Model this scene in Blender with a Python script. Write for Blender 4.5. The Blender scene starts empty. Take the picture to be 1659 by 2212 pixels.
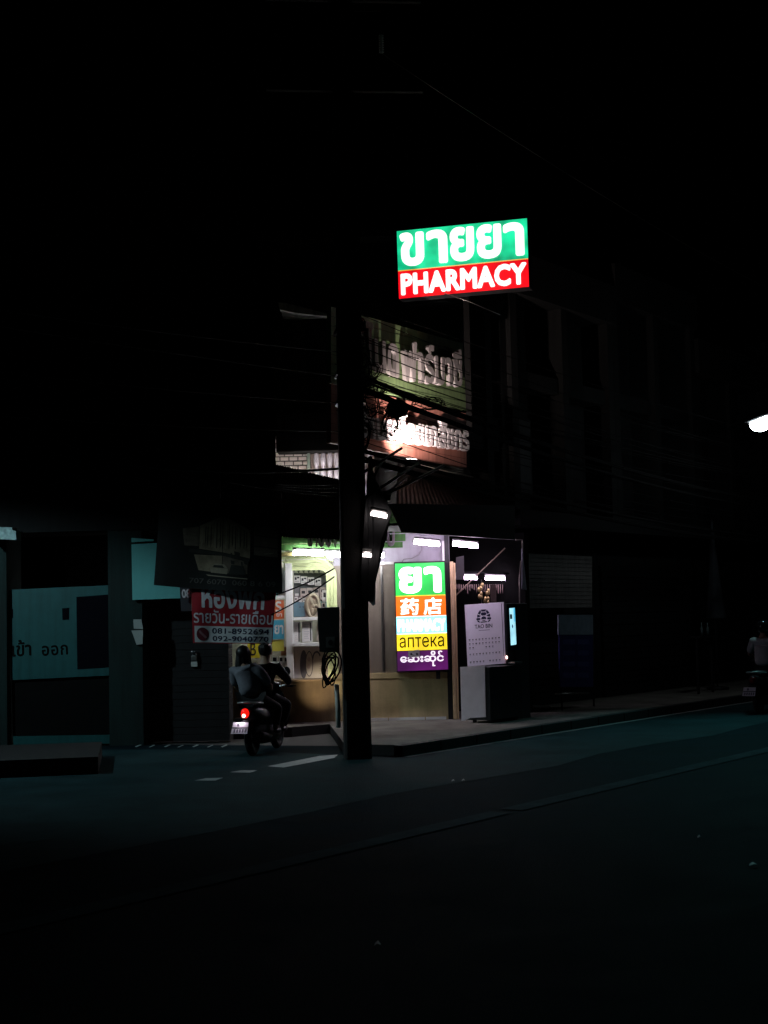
import bpy, bmesh, math, random
from mathutils import Vector, Matrix
random.seed(7)
R = math.radians
sc = bpy.context.scene
col = sc.collection

# ------------------------------------------------------------------ camera, sky, exposure
CAMZ = 1.95
FPX = 3300.0                      # focal length in pixels of a 1659 px wide picture
PITCH, ROLL = math.atan(224 / FPX), 0.022
CW, CH = 1659.0, 2212.0
camd = bpy.data.cameras.new('camera')
cam = bpy.data.objects.new('camera', camd)
col.objects.link(cam)
camd.sensor_fit = 'HORIZONTAL'
camd.sensor_width = 36.0
camd.lens = 36.0 * FPX / CW
camd.clip_start = 0.1
camd.clip_end = 1500
RM = Matrix.Rotation(R(90) + PITCH, 3, 'X') @ Matrix.Rotation(-ROLL, 3, 'Z')
cam.matrix_world = Matrix.Translation((0, 0, CAMZ)) @ RM.to_4x4()
sc.camera = cam

world = bpy.data.worlds.new("World")
sc.world = world
world.use_nodes = True
wn = world.node_tree
sky = wn.nodes.new('ShaderNodeTexSky')
sky.sky_type = 'NISHITA'
sky.sun_disc = False
sky.sun_elevation = R(-9)          # sun well below the horizon: night
sky.sun_rotation = R(200)
bg = wn.nodes['Background']
bg.inputs['Strength'].default_value = 0.004
wn.links.new(sky.outputs['Color'], bg.inputs['Color'])
sc.view_settings.view_transform = 'Standard'
sc.view_settings.look = 'None'
sc.view_settings.exposure = 0.0
sc.view_settings.gamma = 1.0
sc.cycles.use_denoising = True
sc.cycles.max_bounces = 6
sc.cycles.diffuse_bounces = 3
sc.cycles.glossy_bounces = 3
sc.cycles.transparent_max_bounces = 12
sc.cycles.sample_clamp_indirect = 3.0
sc.cycles.caustics_reflective = False
sc.cycles.caustics_refractive = False

# ------------------------------------------------------------------ helpers
def ray(px, py):
    return RM @ Vector(((px - CW / 2) / FPX, -(py - CH / 2) / FPX, -1.0))

def onz(px, py, z=0.0):
    d = ray(px, py)
    t = (z - CAMZ) / d.z
    return Vector((d.x * t, d.y * t, z))

def aty(px, py, Y):
    d = ray(px, py)
    t = Y / d.y
    return Vector((d.x * t, Y, CAMZ + d.z * t))

class Fr:
    """a vertical working plane: u along it, d into it (away from the viewer), z up"""
    def __init__(s, x, y, a):
        s.o = Vector((x, y, 0)); s.a = a
        s.M = Matrix.Translation(s.o) @ Matrix.Rotation(a, 4, 'Z')
        s.I = s.M.inverted()
    def uz(s, px, py, d=0.0):
        o = s.I @ Vector((0, 0, CAMZ))
        r = s.I.to_3x3() @ ray(px, py)
        t = (d - o.y) / r.y
        return (o.x + r.x * t, o.z + r.z * t)
    def p3(s, px, py, d=0.0):
        u, z = s.uz(px, py, d)
        return (u, d, z)
    def w(s, u, d, z):
        return s.M @ Vector((u, d, z))
    def box(s, x0, y0, x1, y1, d=0.0):
        xm, ym = (x0 + x1) / 2, (y0 + y1) / 2
        return s.uz(x0, ym, d)[0], s.uz(x1, ym, d)[0], s.uz(xm, y1, d)[1], s.uz(xm, y0, d)[1]

# ---- materials
MATS = {}
def mat(name, c, rough=0.6, metal=0.0, var=0.25, scale=6.0, bump=0.0, bscale=60.0, spec=0.35, alpha=None, stain=0.0):
    if name in MATS: return MATS[name]
    m = bpy.data.materials.new(name); m.use_nodes = True
    nt = m.node_tree; N = nt.nodes; L = nt.links
    b = N['Principled BSDF']
    b.inputs['Roughness'].default_value = rough
    b.inputs['Metallic'].default_value = metal
    b.inputs['Specular IOR Level'].default_value = spec
    tc = N.new('ShaderNodeTexCoord')
    nz = N.new('ShaderNodeTexNoise'); nz.inputs['Scale'].default_value = scale
    nz.inputs['Detail'].default_value = 8; nz.inputs['Roughness'].default_value = 0.65
    L.new(tc.outputs['Object'], nz.inputs['Vector'])
    mr = N.new('ShaderNodeMapRange')
    mr.inputs['From Min'].default_value = 0.25; mr.inputs['From Max'].default_value = 0.75
    mr.inputs['To Min'].default_value = 1 - var; mr.inputs['To Max'].default_value = 1 + var
    L.new(nz.outputs['Fac'], mr.inputs['Value'])
    mx = N.new('ShaderNodeVectorMath'); mx.operation = 'SCALE'
    mx.inputs[0].default_value = c
    L.new(mr.outputs['Result'], mx.inputs['Scale'])
    out = mx.outputs['Vector']
    if stain:
        mp = N.new('ShaderNodeMapping'); mp.inputs['Scale'].default_value = (7, 7, 0.7)
        L.new(tc.outputs['Object'], mp.inputs['Vector'])
        n2 = N.new('ShaderNodeTexNoise'); n2.inputs['Scale'].default_value = 1.6; n2.inputs['Detail'].default_value = 9
        L.new(mp.outputs['Vector'], n2.inputs['Vector'])
        m2 = N.new('ShaderNodeMapRange')
        m2.inputs['From Min'].default_value = 0.42; m2.inputs['From Max'].default_value = 0.68
        m2.inputs['To Min'].default_value = 1; m2.inputs['To Max'].default_value = 1 - stain
        L.new(n2.outputs['Fac'], m2.inputs['Value'])
        m3 = N.new('ShaderNodeVectorMath'); m3.operation = 'SCALE'
        L.new(out, m3.inputs[0]); L.new(m2.outputs['Result'], m3.inputs['Scale'])
        out = m3.outputs['Vector']
    L.new(out, b.inputs['Base Color'])
    if bump:
        n3 = N.new('ShaderNodeTexNoise'); n3.inputs['Scale'].default_value = bscale; n3.inputs['Detail'].default_value = 6
        L.new(tc.outputs['Object'], n3.inputs['Vector'])
        bp = N.new('ShaderNodeBump'); bp.inputs['Strength'].default_value = bump; bp.inputs['Distance'].default_value = 0.01
        L.new(n3.outputs['Fac'], bp.inputs['Height']); L.new(bp.outputs['Normal'], b.inputs['Normal'])
        rr = N.new('ShaderNodeMapRange')
        rr.inputs['To Min'].default_value = max(0.05, rough - 0.15); rr.inputs['To Max'].default_value = min(1, rough + 0.15)
        L.new(nz.outputs['Fac'], rr.inputs['Value']); L.new(rr.outputs['Result'], b.inputs['Roughness'])
    MATS[name] = m
    return m

def emit(name, c, s, base=(0.6, 0.6, 0.6), var=0.0, scale=2.0):
    """a lit surface: lamp, backlit acrylic, screen"""
    if name in MATS: return MATS[name]
    m = bpy.data.materials.new(name); m.use_nodes = True
    nt = m.node_tree; N = nt.nodes; L = nt.links
    b = N['Principled BSDF']
    b.inputs['Base Color'].default_value = (*base, 1)
    b.inputs['Roughness'].default_value = 0.35
    b.inputs['Emission Color'].default_value = (*c, 1)
    b.inputs['Emission Strength'].default_value = s
    if var:
        tc = N.new('ShaderNodeTexCoord')
        nz = N.new('ShaderNodeTexNoise'); nz.inputs['Scale'].default_value = scale; nz.inputs['Detail'].default_value = 2
        L.new(tc.outputs['Object'], nz.inputs['Vector'])
        mr = N.new('ShaderNodeMapRange')
        mr.inputs['From Min'].default_value = 0.3; mr.inputs['From Max'].default_value = 0.7
        mr.inputs['To Min'].default_value = s * (1 - var); mr.inputs['To Max'].default_value = s * (1 + var)
        L.new(nz.outputs['Fac'], mr.inputs['Value']); L.new(mr.outputs['Result'], b.inputs['Emission Strength'])
    MATS[name] = m
    return m

def glassmat(name, tint=(1, 1, 1), refl=0.08):
    if name in MATS: return MATS[name]
    m = bpy.data.materials.new(name); m.use_nodes = True
    nt = m.node_tree; N = nt.nodes; L = nt.links
    N.remove(N['Principled BSDF'])
    t = N.new('ShaderNodeBsdfTransparent'); t.inputs['Color'].default_value = (*tint, 1)
    g = N.new('ShaderNodeBsdfGlossy'); g.inputs['Roughness'].default_value = 0.05
    x = N.new('ShaderNodeMixShader'); x.inputs['Fac'].default_value = refl
    L.new(t.outputs[0], x.inputs[1]); L.new(g.outputs[0], x.inputs[2]); L.new(x.outputs[0], N['Material Output'].inputs['Surface'])
    MATS[name] = m
    return m

def brickmat(name, c1, c2, mortar, sx):
    m = bpy.data.materials.new(name); m.use_nodes = True
    nt = m.node_tree; N = nt.nodes; L = nt.links
    b = N['Principled BSDF']; b.inputs['Roughness'].default_value = 0.8
    tc = N.new('ShaderNodeTexCoord'); sp = N.new('ShaderNodeSeparateXYZ'); cb = N.new('ShaderNodeCombineXYZ')
    L.new(tc.outputs['Object'], sp.inputs[0]); L.new(sp.outputs['X'], cb.inputs['X']); L.new(sp.outputs['Z'], cb.inputs['Y'])
    br = N.new('ShaderNodeTexBrick')
    br.inputs['Color1'].default_value = (*c1, 1); br.inputs['Color2'].default_value = (*c2, 1); br.inputs['Mortar'].default_value = (*mortar, 1)
    br.inputs['Scale'].default_value = sx
    br.inputs['Mortar Size'].default_value = 0.03
    br.inputs['Brick Width'].default_value = 0.5; br.inputs['Row Height'].default_value = 0.25
    L.new(cb.outputs[0], br.inputs['Vector']); L.new(br.outputs['Color'], b.inputs['Base Color'])
    bp = N.new('ShaderNodeBump'); bp.inputs['Strength'].default_value = 0.9; bp.inputs['Distance'].default_value = 0.02; bp.invert = True
    L.new(br.outputs['Fac'], bp.inputs['Height']); L.new(bp.outputs['Normal'], b.inputs['Normal'])
    return m

# ---- text as outlines: list of 2-D polygons
_adv, _gl = {}, {}
def _glyph_mesh(s):
    cu = bpy.data.curves.new('glyph', 'FONT'); cu.body = s; cu.resolution_u = 3
    ob = bpy.data.objects.new('glyph', cu); col.objects.link(ob)
    bpy.context.view_layer.update()
    me = bpy.data.meshes.new_from_object(ob.evaluated_get(bpy.context.evaluated_depsgraph_get()))
    vs = [(v.co.x, v.co.y) for v in me.vertices]
    fs = [list(p.vertices) for p in me.polygons]
    ec = {}
    for f in fs:
        for i in range(len(f)):
            k = tuple(sorted((f[i], f[(i + 1) % len(f)]))); ec[k] = ec.get(k, 0) + 1
    be = [k for k, n in ec.items() if n == 1]
    bpy.data.objects.remove(ob); bpy.data.curves.remove(cu); bpy.data.meshes.remove(me)
    return vs, fs, be
def _advance(c):
    if c not in _adv:
        a = max(v[0] for v in _glyph_mesh(c + 'I')[0]); b = max(v[0] for v in _glyph_mesh('I')[0])
        _adv[c] = a - b
    return _adv[c]
def text2d(s, bold=0.0, space=0.0):
    """polygons of the string with strokes thickened by BOLD (em)"""
    x, polys = 0.0, []
    for c in s:
        if c not in _gl: _gl[c] = _glyph_mesh(c) if c != ' ' else ([], [], [])
        vs, fs, be = _gl[c]
        for f in fs: polys.append([(vs[i][0] + x, vs[i][1]) for i in f])
        if bold:
            for a, b in be:
                ax, ay = vs[a]; bx, by = vs[b]
                an = math.atan2(by - ay, bx - ax)
                pts = [(bx + x + bold * math.cos(an - math.pi / 2 + k * math.pi / 4), by + bold * math.sin(an - math.pi / 2 + k * math.pi / 4)) for k in range(5)]
                pts += [(ax + x + bold * math.cos(an + math.pi / 2 + k * math.pi / 4), ay + bold * math.sin(an + math.pi / 2 + k * math.pi / 4)) for k in range(5)]
                polys.append(pts)
        ad = _advance(c)
        x += ad + (space if ad > 0.02 else 0)
    return polys

# ---- mesh builder
BASE = {}
class MB:
    def __init__(s, fr):
        s.fr, s.bm, s.m = fr, bmesh.new(), []
    def mi(s, m):
        if m not in s.m: s.m.append(m)
        return s.m.index(m)
    def face(s, vs, m, smooth=False):
        try:
            f = s.bm.faces.new(vs); f.material_index = s.mi(m); f.smooth = smooth
            return f
        except ValueError: return None
    def poly(s, uz, d0, d1, m):
        """outline in (u, z), from front d0 to back d1"""
        a = sum(uz[i][0] * uz[(i + 1) % len(uz)][1] - uz[(i + 1) % len(uz)][0] * uz[i][1] for i in range(len(uz)))
        if a < 0: uz = uz[::-1]
        f = [s.bm.verts.new((u, d0, z)) for u, z in uz]
        s.face(f, m)
        if d1 is not None and abs(d1 - d0) > 1e-7:
            k = [s.bm.verts.new((u, d1, z)) for u, z in uz]
            s.face(k[::-1], m)
            n = len(uz)
            for i in range(n): s.face([f[i], k[i], k[(i + 1) % n], f[(i + 1) % n]], m)
    def box(s, u0, u1, d0, d1, z0, z1, m, bev=0.0):
        tmp = bmesh.new()
        bmesh.ops.create_cube(tmp, size=1)
        for v in tmp.verts:
            v.co = Vector(((u0 + u1) / 2 + v.co.x * (u1 - u0), (d0 + d1) / 2 + v.co.y * (d1 - d0), (z0 + z1) / 2 + v.co.z * (z1 - z0)))
        if bev: bmesh.ops.bevel(tmp, geom=tmp.edges[:], offset=bev, segments=2, affect='EDGES', profile=0.5)
        s.merge(tmp, m)
    def merge(s, tmp, m, smooth=False):
        mp = {v: s.bm.verts.new(v.co) for v in tmp.verts}
        for f in tmp.faces: s.face([mp[v] for v in f.verts], m, smooth)
        tmp.free()
    def pxbox(s, x0, y0, x1, y1, d0, d1, m, bev=0.0):
        u0, u1, z0, z1 = s.fr.box(x0, y0, x1, y1, d0)
        s.box(u0, u1, d0, d1, z0, z1, m, bev)
    def pxpoly(s, pts, d0, th, m):
        s.poly([s.fr.uz(x, y, d0) for x, y in pts], d0, d0 + th, m)
    def tube(s, pts, r, m, n=6, r2=None, cap=True):
        pts = [Vector(p) for p in pts]
        prev = None; rings = []
        for i, p in enumerate(pts):
            t = (pts[min(i + 1, len(pts) - 1)] - pts[max(i - 1, 0)]).normalized()
            if prev is None:
                a = Vector((0, 0, 1)) if abs(t.z) < 0.9 else Vector((1, 0, 0))
                x = t.cross(a).normalized()
            else:
                x = (prev - t * prev.dot(t)).normalized()
            prev = x; y = t.cross(x)
            rr = r if r2 is None else r + (r2 - r) * i / (len(pts) - 1)
            rings.append([s.bm.verts.new(p + (x * math.cos(2 * math.pi * k / n) + y * math.sin(2 * math.pi * k / n)) * rr) for k in range(n)])
        for a, b in zip(rings, rings[1:]):
            for k in range(n): s.face([a[k], a[(k + 1) % n], b[(k + 1) % n], b[k]], m, True)
        if cap:
            s.face(rings[0][::-1], m); s.face(rings[-1], m)
    def lathe(s, c, prof, m, n=14, axis='z', cap=True):
        """profile of (radius, height) about an axis through c"""
        c = Vector(c); rings = []
        for r, h in prof:
            ring = []
            for k in range(n):
                a = 2 * math.pi * k / n; x, y = r * math.cos(a), r * math.sin(a)
                o = {'z': (x, y, h), 'u': (h, x, y), 'd': (y, h, x)}[axis]
                ring.append(s.bm.verts.new(c + Vector(o)))
            rings.append(ring)
        for a, b in zip(rings, rings[1:]):
            for k in range(n): s.face([a[k], a[(k + 1) % n], b[(k + 1) % n], b[k]], m, True)
        if cap:
            s.face(rings[0][::-1], m); s.face(rings[-1], m)
    def ball(s, c, rx, ry, rz, m, n=10):
        tmp = bmesh.new(); bmesh.ops.create_uvsphere(tmp, u_segments=n + 4, v_segments=n, radius=1)
        for v in tmp.verts: v.co = Vector((c[0] + v.co.x * rx, c[1] + v.co.y * ry, c[2] + v.co.z * rz))
        s.merge(tmp, m, True)
    def text(s, string, corners, d, m, bold=0.0, relief=0.0, px=True, space=0.0, jit=0.0015):
        """fit the string's outline into a quad [tl, tr, br, bl] (picture points or (u, z)) on the plane d"""
        P = text2d(string, bold, space)
        xs = [p[0] for q in P for p in q]; ys = [p[1] for q in P for p in q]
        x0, x1, y0, y1 = min(xs), max(xs), min(ys), max(ys)
        C = [Vector(s.fr.uz(*c, d)) if px else Vector(c) for c in corners]
        for i, q in enumerate(P):
            pts = []
            for x, y in q:
                a = (x - x0) / (x1 - x0); b = (y1 - y) / (y1 - y0)
                p = (C[0] * (1 - a) + C[1] * a) * (1 - b) + (C[3] * (1 - a) + C[2] * a) * b
                pts.append((p.x, p.y))
            j = (i * 0.618034 % 1.0) * jit
            s.poly(pts, d - relief - j, None if not relief else d, m)
    def sheet(s, grid, m, th=0.0):
        """grid: rows of points; smooth quads"""
        V = [[s.bm.verts.new(p) for p in row] for row in grid]
        for a, b in zip(V, V[1:]):
            for k in range(len(a) - 1): s.face([a[k], a[k + 1], b[k + 1], b[k]], m, True)
    def build(s, name, parent=None, base=None):
        me = bpy.data.meshes.new(name)
        if parent is None:
            if base is None:
                vs = [v.co for v in s.bm.verts]
                base = Vector(((min(v.x for v in vs) + max(v.x for v in vs)) / 2, (min(v.y for v in vs) + max(v.y for v in vs)) / 2, min(v.z for v in vs)))
            base = Vector(base)
        else: base = BASE[parent.name]
        for v in s.bm.verts: v.co -= base
        s.bm.to_mesh(me); s.bm.free()
        for m in s.m: me.materials.append(m)
        o = bpy.data.objects.new(name, me); col.objects.link(o)
        BASE[o.name] = base
        if parent is None: o.matrix_world = s.fr.M @ Matrix.Translation(base)
        else: o.parent = parent
        return o

def tag(o, label=None, cat=None, group=None, kind=None):
    if label: o['label'] = label
    if cat: o['category'] = cat
    if group: o['group'] = group
    if kind: o['kind'] = kind
    return o
def thing(name, fr, base, label, cat, group=None):
    o = bpy.data.objects.new(name, None); col.objects.link(o)
    o.empty_display_size = 0.1
    o.matrix_world = fr.M @ Matrix.Translation(Vector(base))
    BASE[o.name] = Vector(base)
    return tag(o, label, cat, group)
def dup(root, M, label=None, group=None):
    r = root.copy(); col.objects.link(r); r.matrix_world = M
    if label: r['label'] = label
    if group: r['group'] = group
    for ch in list(root.children):
        c = ch.copy(); col.objects.link(c); c.parent = r
        for g in list(ch.children):
            k = g.copy(); col.objects.link(k); k.parent = c
    return r

# ------------------------------------------------------------------ frames
ROADA = R(55.5)
RU = Vector((math.cos(ROADA), math.sin(ROADA), 0))          # along the street
RN = Vector((-math.sin(ROADA), math.cos(ROADA), 0))         # towards the buildings
WF = Fr(0, 0, 0)
W = Fr(0.4, 26.6, -0.03)       # pharmacy ground-floor front
F = Fr(1.383, 26.0, ROADA)     # street front of the upper floors and the shop row
S = Fr(1.29, 25.0, R(-16))     # high lightbox
L = Fr(-4.5, 24.4, -0.09)      # building on the left
B = Fr(-1.5, 22.6, -0.02)      # hanging banners
VB = Vector((2.03, 25.9, 0))
V = Fr(VB.x, VB.y, ROADA - R(90))   # vending machine side
V2 = Fr(VB.x, VB.y, ROADA)          # vending machine front
K0 = Vector((-0.04, 21.0, 0))       # kerb line
KF = Fr(K0.x, K0.y, ROADA)

# ------------------------------------------------------------------ materials
asphalt = mat('asphalt', (0.007, 0.0165, 0.021), 0.85, var=0.5, scale=1.3, bump=0.6, bscale=70, spec=0.012)
soil = mat('dusty_ground', (0.06, 0.058, 0.055), 0.9, var=0.3, scale=3, bump=0.4)
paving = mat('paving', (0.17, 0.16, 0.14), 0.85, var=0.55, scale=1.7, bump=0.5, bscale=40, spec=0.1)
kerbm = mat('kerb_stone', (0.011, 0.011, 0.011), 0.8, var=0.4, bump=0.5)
roadpaint = mat('road_paint', (0.27, 0.33, 0.33), 0.6, var=0.55, scale=9, bump=0.3)
fadedpaint = mat('faded_paint', (0.022, 0.046, 0.053), 0.85, var=0.5, scale=3, spec=0.012)
khaki = mat('khaki_render', (0.56, 0.45, 0.24), 0.75, var=0.25, scale=2.4, bump=0.4, bscale=30, stain=0.14)
taupe = mat('taupe_panel', (0.20, 0.165, 0.135), 0.5, var=0.10, scale=2.0, bump=0.1, stain=0.12)
whitewall = mat('white_wall', (0.34, 0.32, 0.37), 0.6, var=0.1, stain=0.15)
whitepaint = mat('white_paint', (0.78, 0.78, 0.76), 0.4, var=0.08)
creampaint = mat('cream_paint', (0.66, 0.74, 0.38), 0.4, var=0.08, stain=0.1)
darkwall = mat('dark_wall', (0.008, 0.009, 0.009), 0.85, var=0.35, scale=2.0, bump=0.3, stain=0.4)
blackwall = mat('unlit_black_wall', (0.010, 0.010, 0.011), 0.9, var=0.35, scale=2.0, bump=0.3, stain=0.4)  # near-black base colour, standing in for walls left unlit at night
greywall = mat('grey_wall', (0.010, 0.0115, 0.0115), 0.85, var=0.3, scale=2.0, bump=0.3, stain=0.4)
black = mat('black_paint', (0.012, 0.012, 0.013), 0.5, var=0.3)
mattblack = mat('matt_black', (0.004, 0.004, 0.004), 0.9, var=0.3, spec=0.1)  # near black: darkness put into walls and soffit, plain black on lettering
blackcable = mat('black_cable', (0.004, 0.004, 0.004), 0.8, var=0.3, spec=0.12)
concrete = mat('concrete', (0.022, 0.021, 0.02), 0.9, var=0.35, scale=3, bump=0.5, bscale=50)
steel = mat('steel', (0.35, 0.34, 0.33), 0.35, 1.0, var=0.2)
gold = mat('bronze_aluminium', (0.85, 0.62, 0.36), 0.38, 0.35, var=0.15)
chrome = mat('chrome', (0.7, 0.7, 0.7), 0.12, 1.0, var=0.05)
darksteel = mat('dark_steel', (0.05, 0.05, 0.055), 0.45, 0.6, var=0.3)
greenpaint = mat('green_sign_paint', (0.07, 0.19, 0.05), 0.55, var=0.3, scale=3, stain=0.35)
greenboard = mat('olive_sign_board', (0.13, 0.20, 0.085), 0.6, var=0.2, scale=2.5, bump=0.15, stain=0.35)
redboard = mat('red_sign_board', (0.40, 0.165, 0.125), 0.6, var=0.2, scale=2.5, bump=0.15, stain=0.35)
letterw = mat('sign_letter_white', (0.36, 0.335, 0.335), 0.35, var=0.15, stain=0.2)
corr = mat('corrugated_sheet', (0.012, 0.012, 0.013), 0.75, 0.0, var=0.4, stain=0.4)
clothblack = mat('black_tarpaulin', (0.02, 0.021, 0.023), 0.55, var=0.4, scale=4)
tube_w = emit('tube_glow', (0.95, 0.95, 1.0), 76.0)
tube_w2 = emit('tube_glow_bay', (0.95, 0.74, 1.0), 30.0)
tube_s = emit('tube_glow_street', (0.95, 0.74, 1.0), 85.0)

# ------------------------------------------------------------------ ground
def flat(name, pts, z, m, kind='structure', label=None):
    mb = MB(WF)
    mb.face([mb.bm.verts.new((p[0], p[1], z)) for p in pts], m)
    o = mb.build(name, base=(0, 0, z)); tag(o, kind=kind)
    return o
flat('ground', [(-500, -300), (500, -300), (500, 700), (-500, 700)], -0.012, soil)
def rp(t, n):
    p = K0 + RU * t + RN * n
    return (p.x, p.y)
flat('road', [rp(-120, -11.0), rp(300, -11.0), rp(300, 0.1), rp(2, 0.1), rp(0.2, 6.5), rp(-40, 30), rp(-120, 2)], 0.0, asphalt)
# teal strip by the kerb: pool of lamp light painted into the asphalt
shoulder = mat('lit_pool_asphalt', (0.014, 0.036, 0.040), 0.85, var=0.5, scale=1.1, bump=0.6, bscale=60, spec=0.03)
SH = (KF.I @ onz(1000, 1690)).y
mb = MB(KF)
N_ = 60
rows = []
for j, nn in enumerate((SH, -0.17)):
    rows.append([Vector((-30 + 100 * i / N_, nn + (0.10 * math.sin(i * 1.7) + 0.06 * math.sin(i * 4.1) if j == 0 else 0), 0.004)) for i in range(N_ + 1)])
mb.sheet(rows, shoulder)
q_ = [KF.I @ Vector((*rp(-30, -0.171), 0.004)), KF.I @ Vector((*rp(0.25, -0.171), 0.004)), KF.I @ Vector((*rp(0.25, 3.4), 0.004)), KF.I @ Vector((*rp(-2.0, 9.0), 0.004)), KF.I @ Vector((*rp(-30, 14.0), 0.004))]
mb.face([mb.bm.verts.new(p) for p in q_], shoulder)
o = mb.build('road_light_pool', base=(0, 0, 0)); tag(o, kind='structure')
# lane lines and edge markings
mb = MB(KF)
def strip(t0, t1, n0, n1, m, z=0.008):
    mb.face([mb.bm.verts.new(p) for p in ((t0, n0, z), (t1, n0, z), (t1, n1, z), (t0, n1, z))], m)
LN = KF.I @ onz(420, 1911)
LN2 = KF.I @ onz(60, 1820)
for k in range(-3, 10):
    strip(-40 + k * 12, -40 + k * 12 + 11.8, LN.y - 0.13, LN.y + 0.13, fadedpaint)
strip(-26, KF.I.__matmul__(onz(97, 1812)).x, LN2.y - 0.05, LN2.y + 0.05, fadedpaint)
o = mb.build('road_markings', base=(0, 0, 0)); tag(o, kind='structure')
mb = MB(WF)
for q in ([(578, 1655), (690, 1633), (730, 1630), (722, 1637), (612, 1658)], [(497, 1668), (520, 1664), (556, 1664), (540, 1669)], [(420, 1686), (445, 1681), (482, 1680), (465, 1686)]):
    mb.face([mb.bm.verts.new(onz(x, y, 0.009)) for x, y in q], roadpaint)
for k, x in enumerate((298, 328, 361, 390, 422, 454, 484)):
    mb.face([mb.bm.verts.new(onz(a, b, 0.009)) for a, b in ((x - 7, 1613 + k % 2), (x - 3, 1614), (x + 8, 1609), (x + 4, 1608 + k % 2))], roadpaint)
o = mb.build('driveway_markings', base=(0, 0, 0)); tag(o, kind='structure')

for k, (x, y, lab) in enumerate(((1629, 1870, 'small white scrap of litter alone on the dark road at the right'), (979, 1688, 'tiny pale scrap on the road shoulder, nearer the pole of two'), (1001, 1687, 'tiny pale scrap on the road shoulder, farther from the pole of two'),
                                  (815, 2043, 'tiny grey scrap on the dark road in the foreground'), (1512, 1810, 'tiny grey scrap on the dark road under the far rider'))):
    p = onz(x, y, 0.012); mb = MB(WF); w_ = 0.035 if k == 0 else 0.02
    mb.sheet([[p + Vector((-w_, 0, 0)), p + Vector((0, -0.01, 0.015)), p + Vector((w_, 0.01, 0.004))], [p + Vector((-w_ * 0.7, 0.05, 0.006)), p + Vector((0.005, 0.06, 0.02)), p + Vector((w_, 0.05, 0.0))]], mat('litter_paper', (0.7, 0.72, 0.7), 0.6) if k < 3 else mat('litter_grey', (0.25, 0.27, 0.27), 0.6))
    tag(mb.build('litter_scrap'), lab, 'litter', 'litter scraps on the road')
# raised pavement on the right with a kerb along the street
PV = [onz(470, 1577, 0.15), onz(630, 1571, 0.15), onz(712, 1564, 0.15), onz(744, 1607, 0.15)]
PVs = [(p.x, p.y) for p in PV]
e0 = rp(0.45, 0.12)
mb = MB(WF)
def slab(pts, z0, z1, m):
    a = [mb.bm.verts.new((p[0], p[1], z1)) for p in pts]; b = [mb.bm.verts.new((p[0], p[1], z0)) for p in pts]
    mb.face(a, m); n = len(pts)
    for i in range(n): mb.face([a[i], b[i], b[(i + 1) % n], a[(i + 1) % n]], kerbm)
slab(PVs + [e0, rp(70, 0.12), rp(70, 9), (-3.6, 36), (-3.4, 27)], -0.01, 0.15, paving)
o = mb.build('pavement', base=(0, 0, 0)); tag(o, kind='structure')
mb = MB(KF)
k = 0
t = 0.35
while t < 66:
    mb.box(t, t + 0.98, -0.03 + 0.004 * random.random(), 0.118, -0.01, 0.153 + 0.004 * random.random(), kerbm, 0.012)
    t += 1.0
o = mb.build('kerb', base=(0, 0, 0)); tag(o, kind='structure')
# gutter pan along the kerb
mb = MB(KF)
strip(0.3, 66, -0.16, -0.035, mat('gutter', (0.2, 0.2, 0.19), 0.7, var=0.4, scale=3), 0.007)
o = mb.build('road_gutter', base=(0, 0, 0)); tag(o, kind='structure')
# raised kerb block on the left
mb = MB(WF)
a, b = onz(-260, 1692), onz(212, 1672)
c, d = onz(212, 1640), onz(-260, 1656)
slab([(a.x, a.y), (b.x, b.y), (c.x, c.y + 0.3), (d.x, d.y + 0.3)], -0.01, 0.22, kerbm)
o = mb.build('pavement_edge', base=(0, 0, 0)); tag(o, kind='structure')

# ------------------------------------------------------------------ fluorescent tubes
def tube_lamp(fr, xa, ya, xb, yb, d, label, m=tube_w, r=0.034, group='lit fluorescent tubes of the pharmacy', name='tube_lamp', flip=1):
    a = Vector(fr.p3(xa, ya, d)); b = Vector(fr.p3(xb, yb, d))
    t = thing(name, fr, ((a + b) / 2), label, 'lamp', group)
    dirv = (b - a).normalized()
    mb = MB(fr); 
    n = 8
    pts = [a + (b - a) * (0.03 + 0.94 * k / n) for k in range(n + 1)]
    mb.tube(pts, r, m, 12); mb.build('tube', t)
    mb = MB(fr)
    up = Vector((0, 0.02, (r + 0.035) * flip))
    mb.tube([a + up, b + up], 0.032, whitepaint, 4); mb.build('batten', t)
    for p, q in ((a, a + dirv * 0.03), (b - dirv * 0.03, b)):
        mb = MB(fr)
        mb.tube([p - dirv * 0.01, q], r * 0.75, whitepaint, 8)
        mb.tube([(p + q) / 2, (p + q) / 2 + up], 0.012, whitepaint, 6)
        mb.build('end_holder', t)
    return t
tube_lamp(W, 632, 1195, 701, 1196, -0.74, 'bright fluorescent tube above the white shop window, left of the pole')
tube_lamp(W, 703, 1199, 832, 1201, -0.74, 'bright fluorescent tube running behind the concrete pole')
tube_lamp(W, 893, 1171, 951, 1177, -0.95, 'fluorescent tube right above the tall lit medicine sign', tube_s, 0.03)
tube_lamp(W, 977, 1175, 1034, 1181, -0.95, 'fluorescent tube above the bronze post and open bay', tube_s, 0.03)
tube_lamp(W, 984, 1248, 1032, 1249, 1.1, 'fluorescent tube inside the bay above the vending machine, nearer the post', tube_w2, 0.028)
tube_lamp(W, 1047, 1249, 1092, 1250, 1.1, 'fluorescent tube inside the bay above the vending machine, farther from the post', tube_w2, 0.028)

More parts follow.
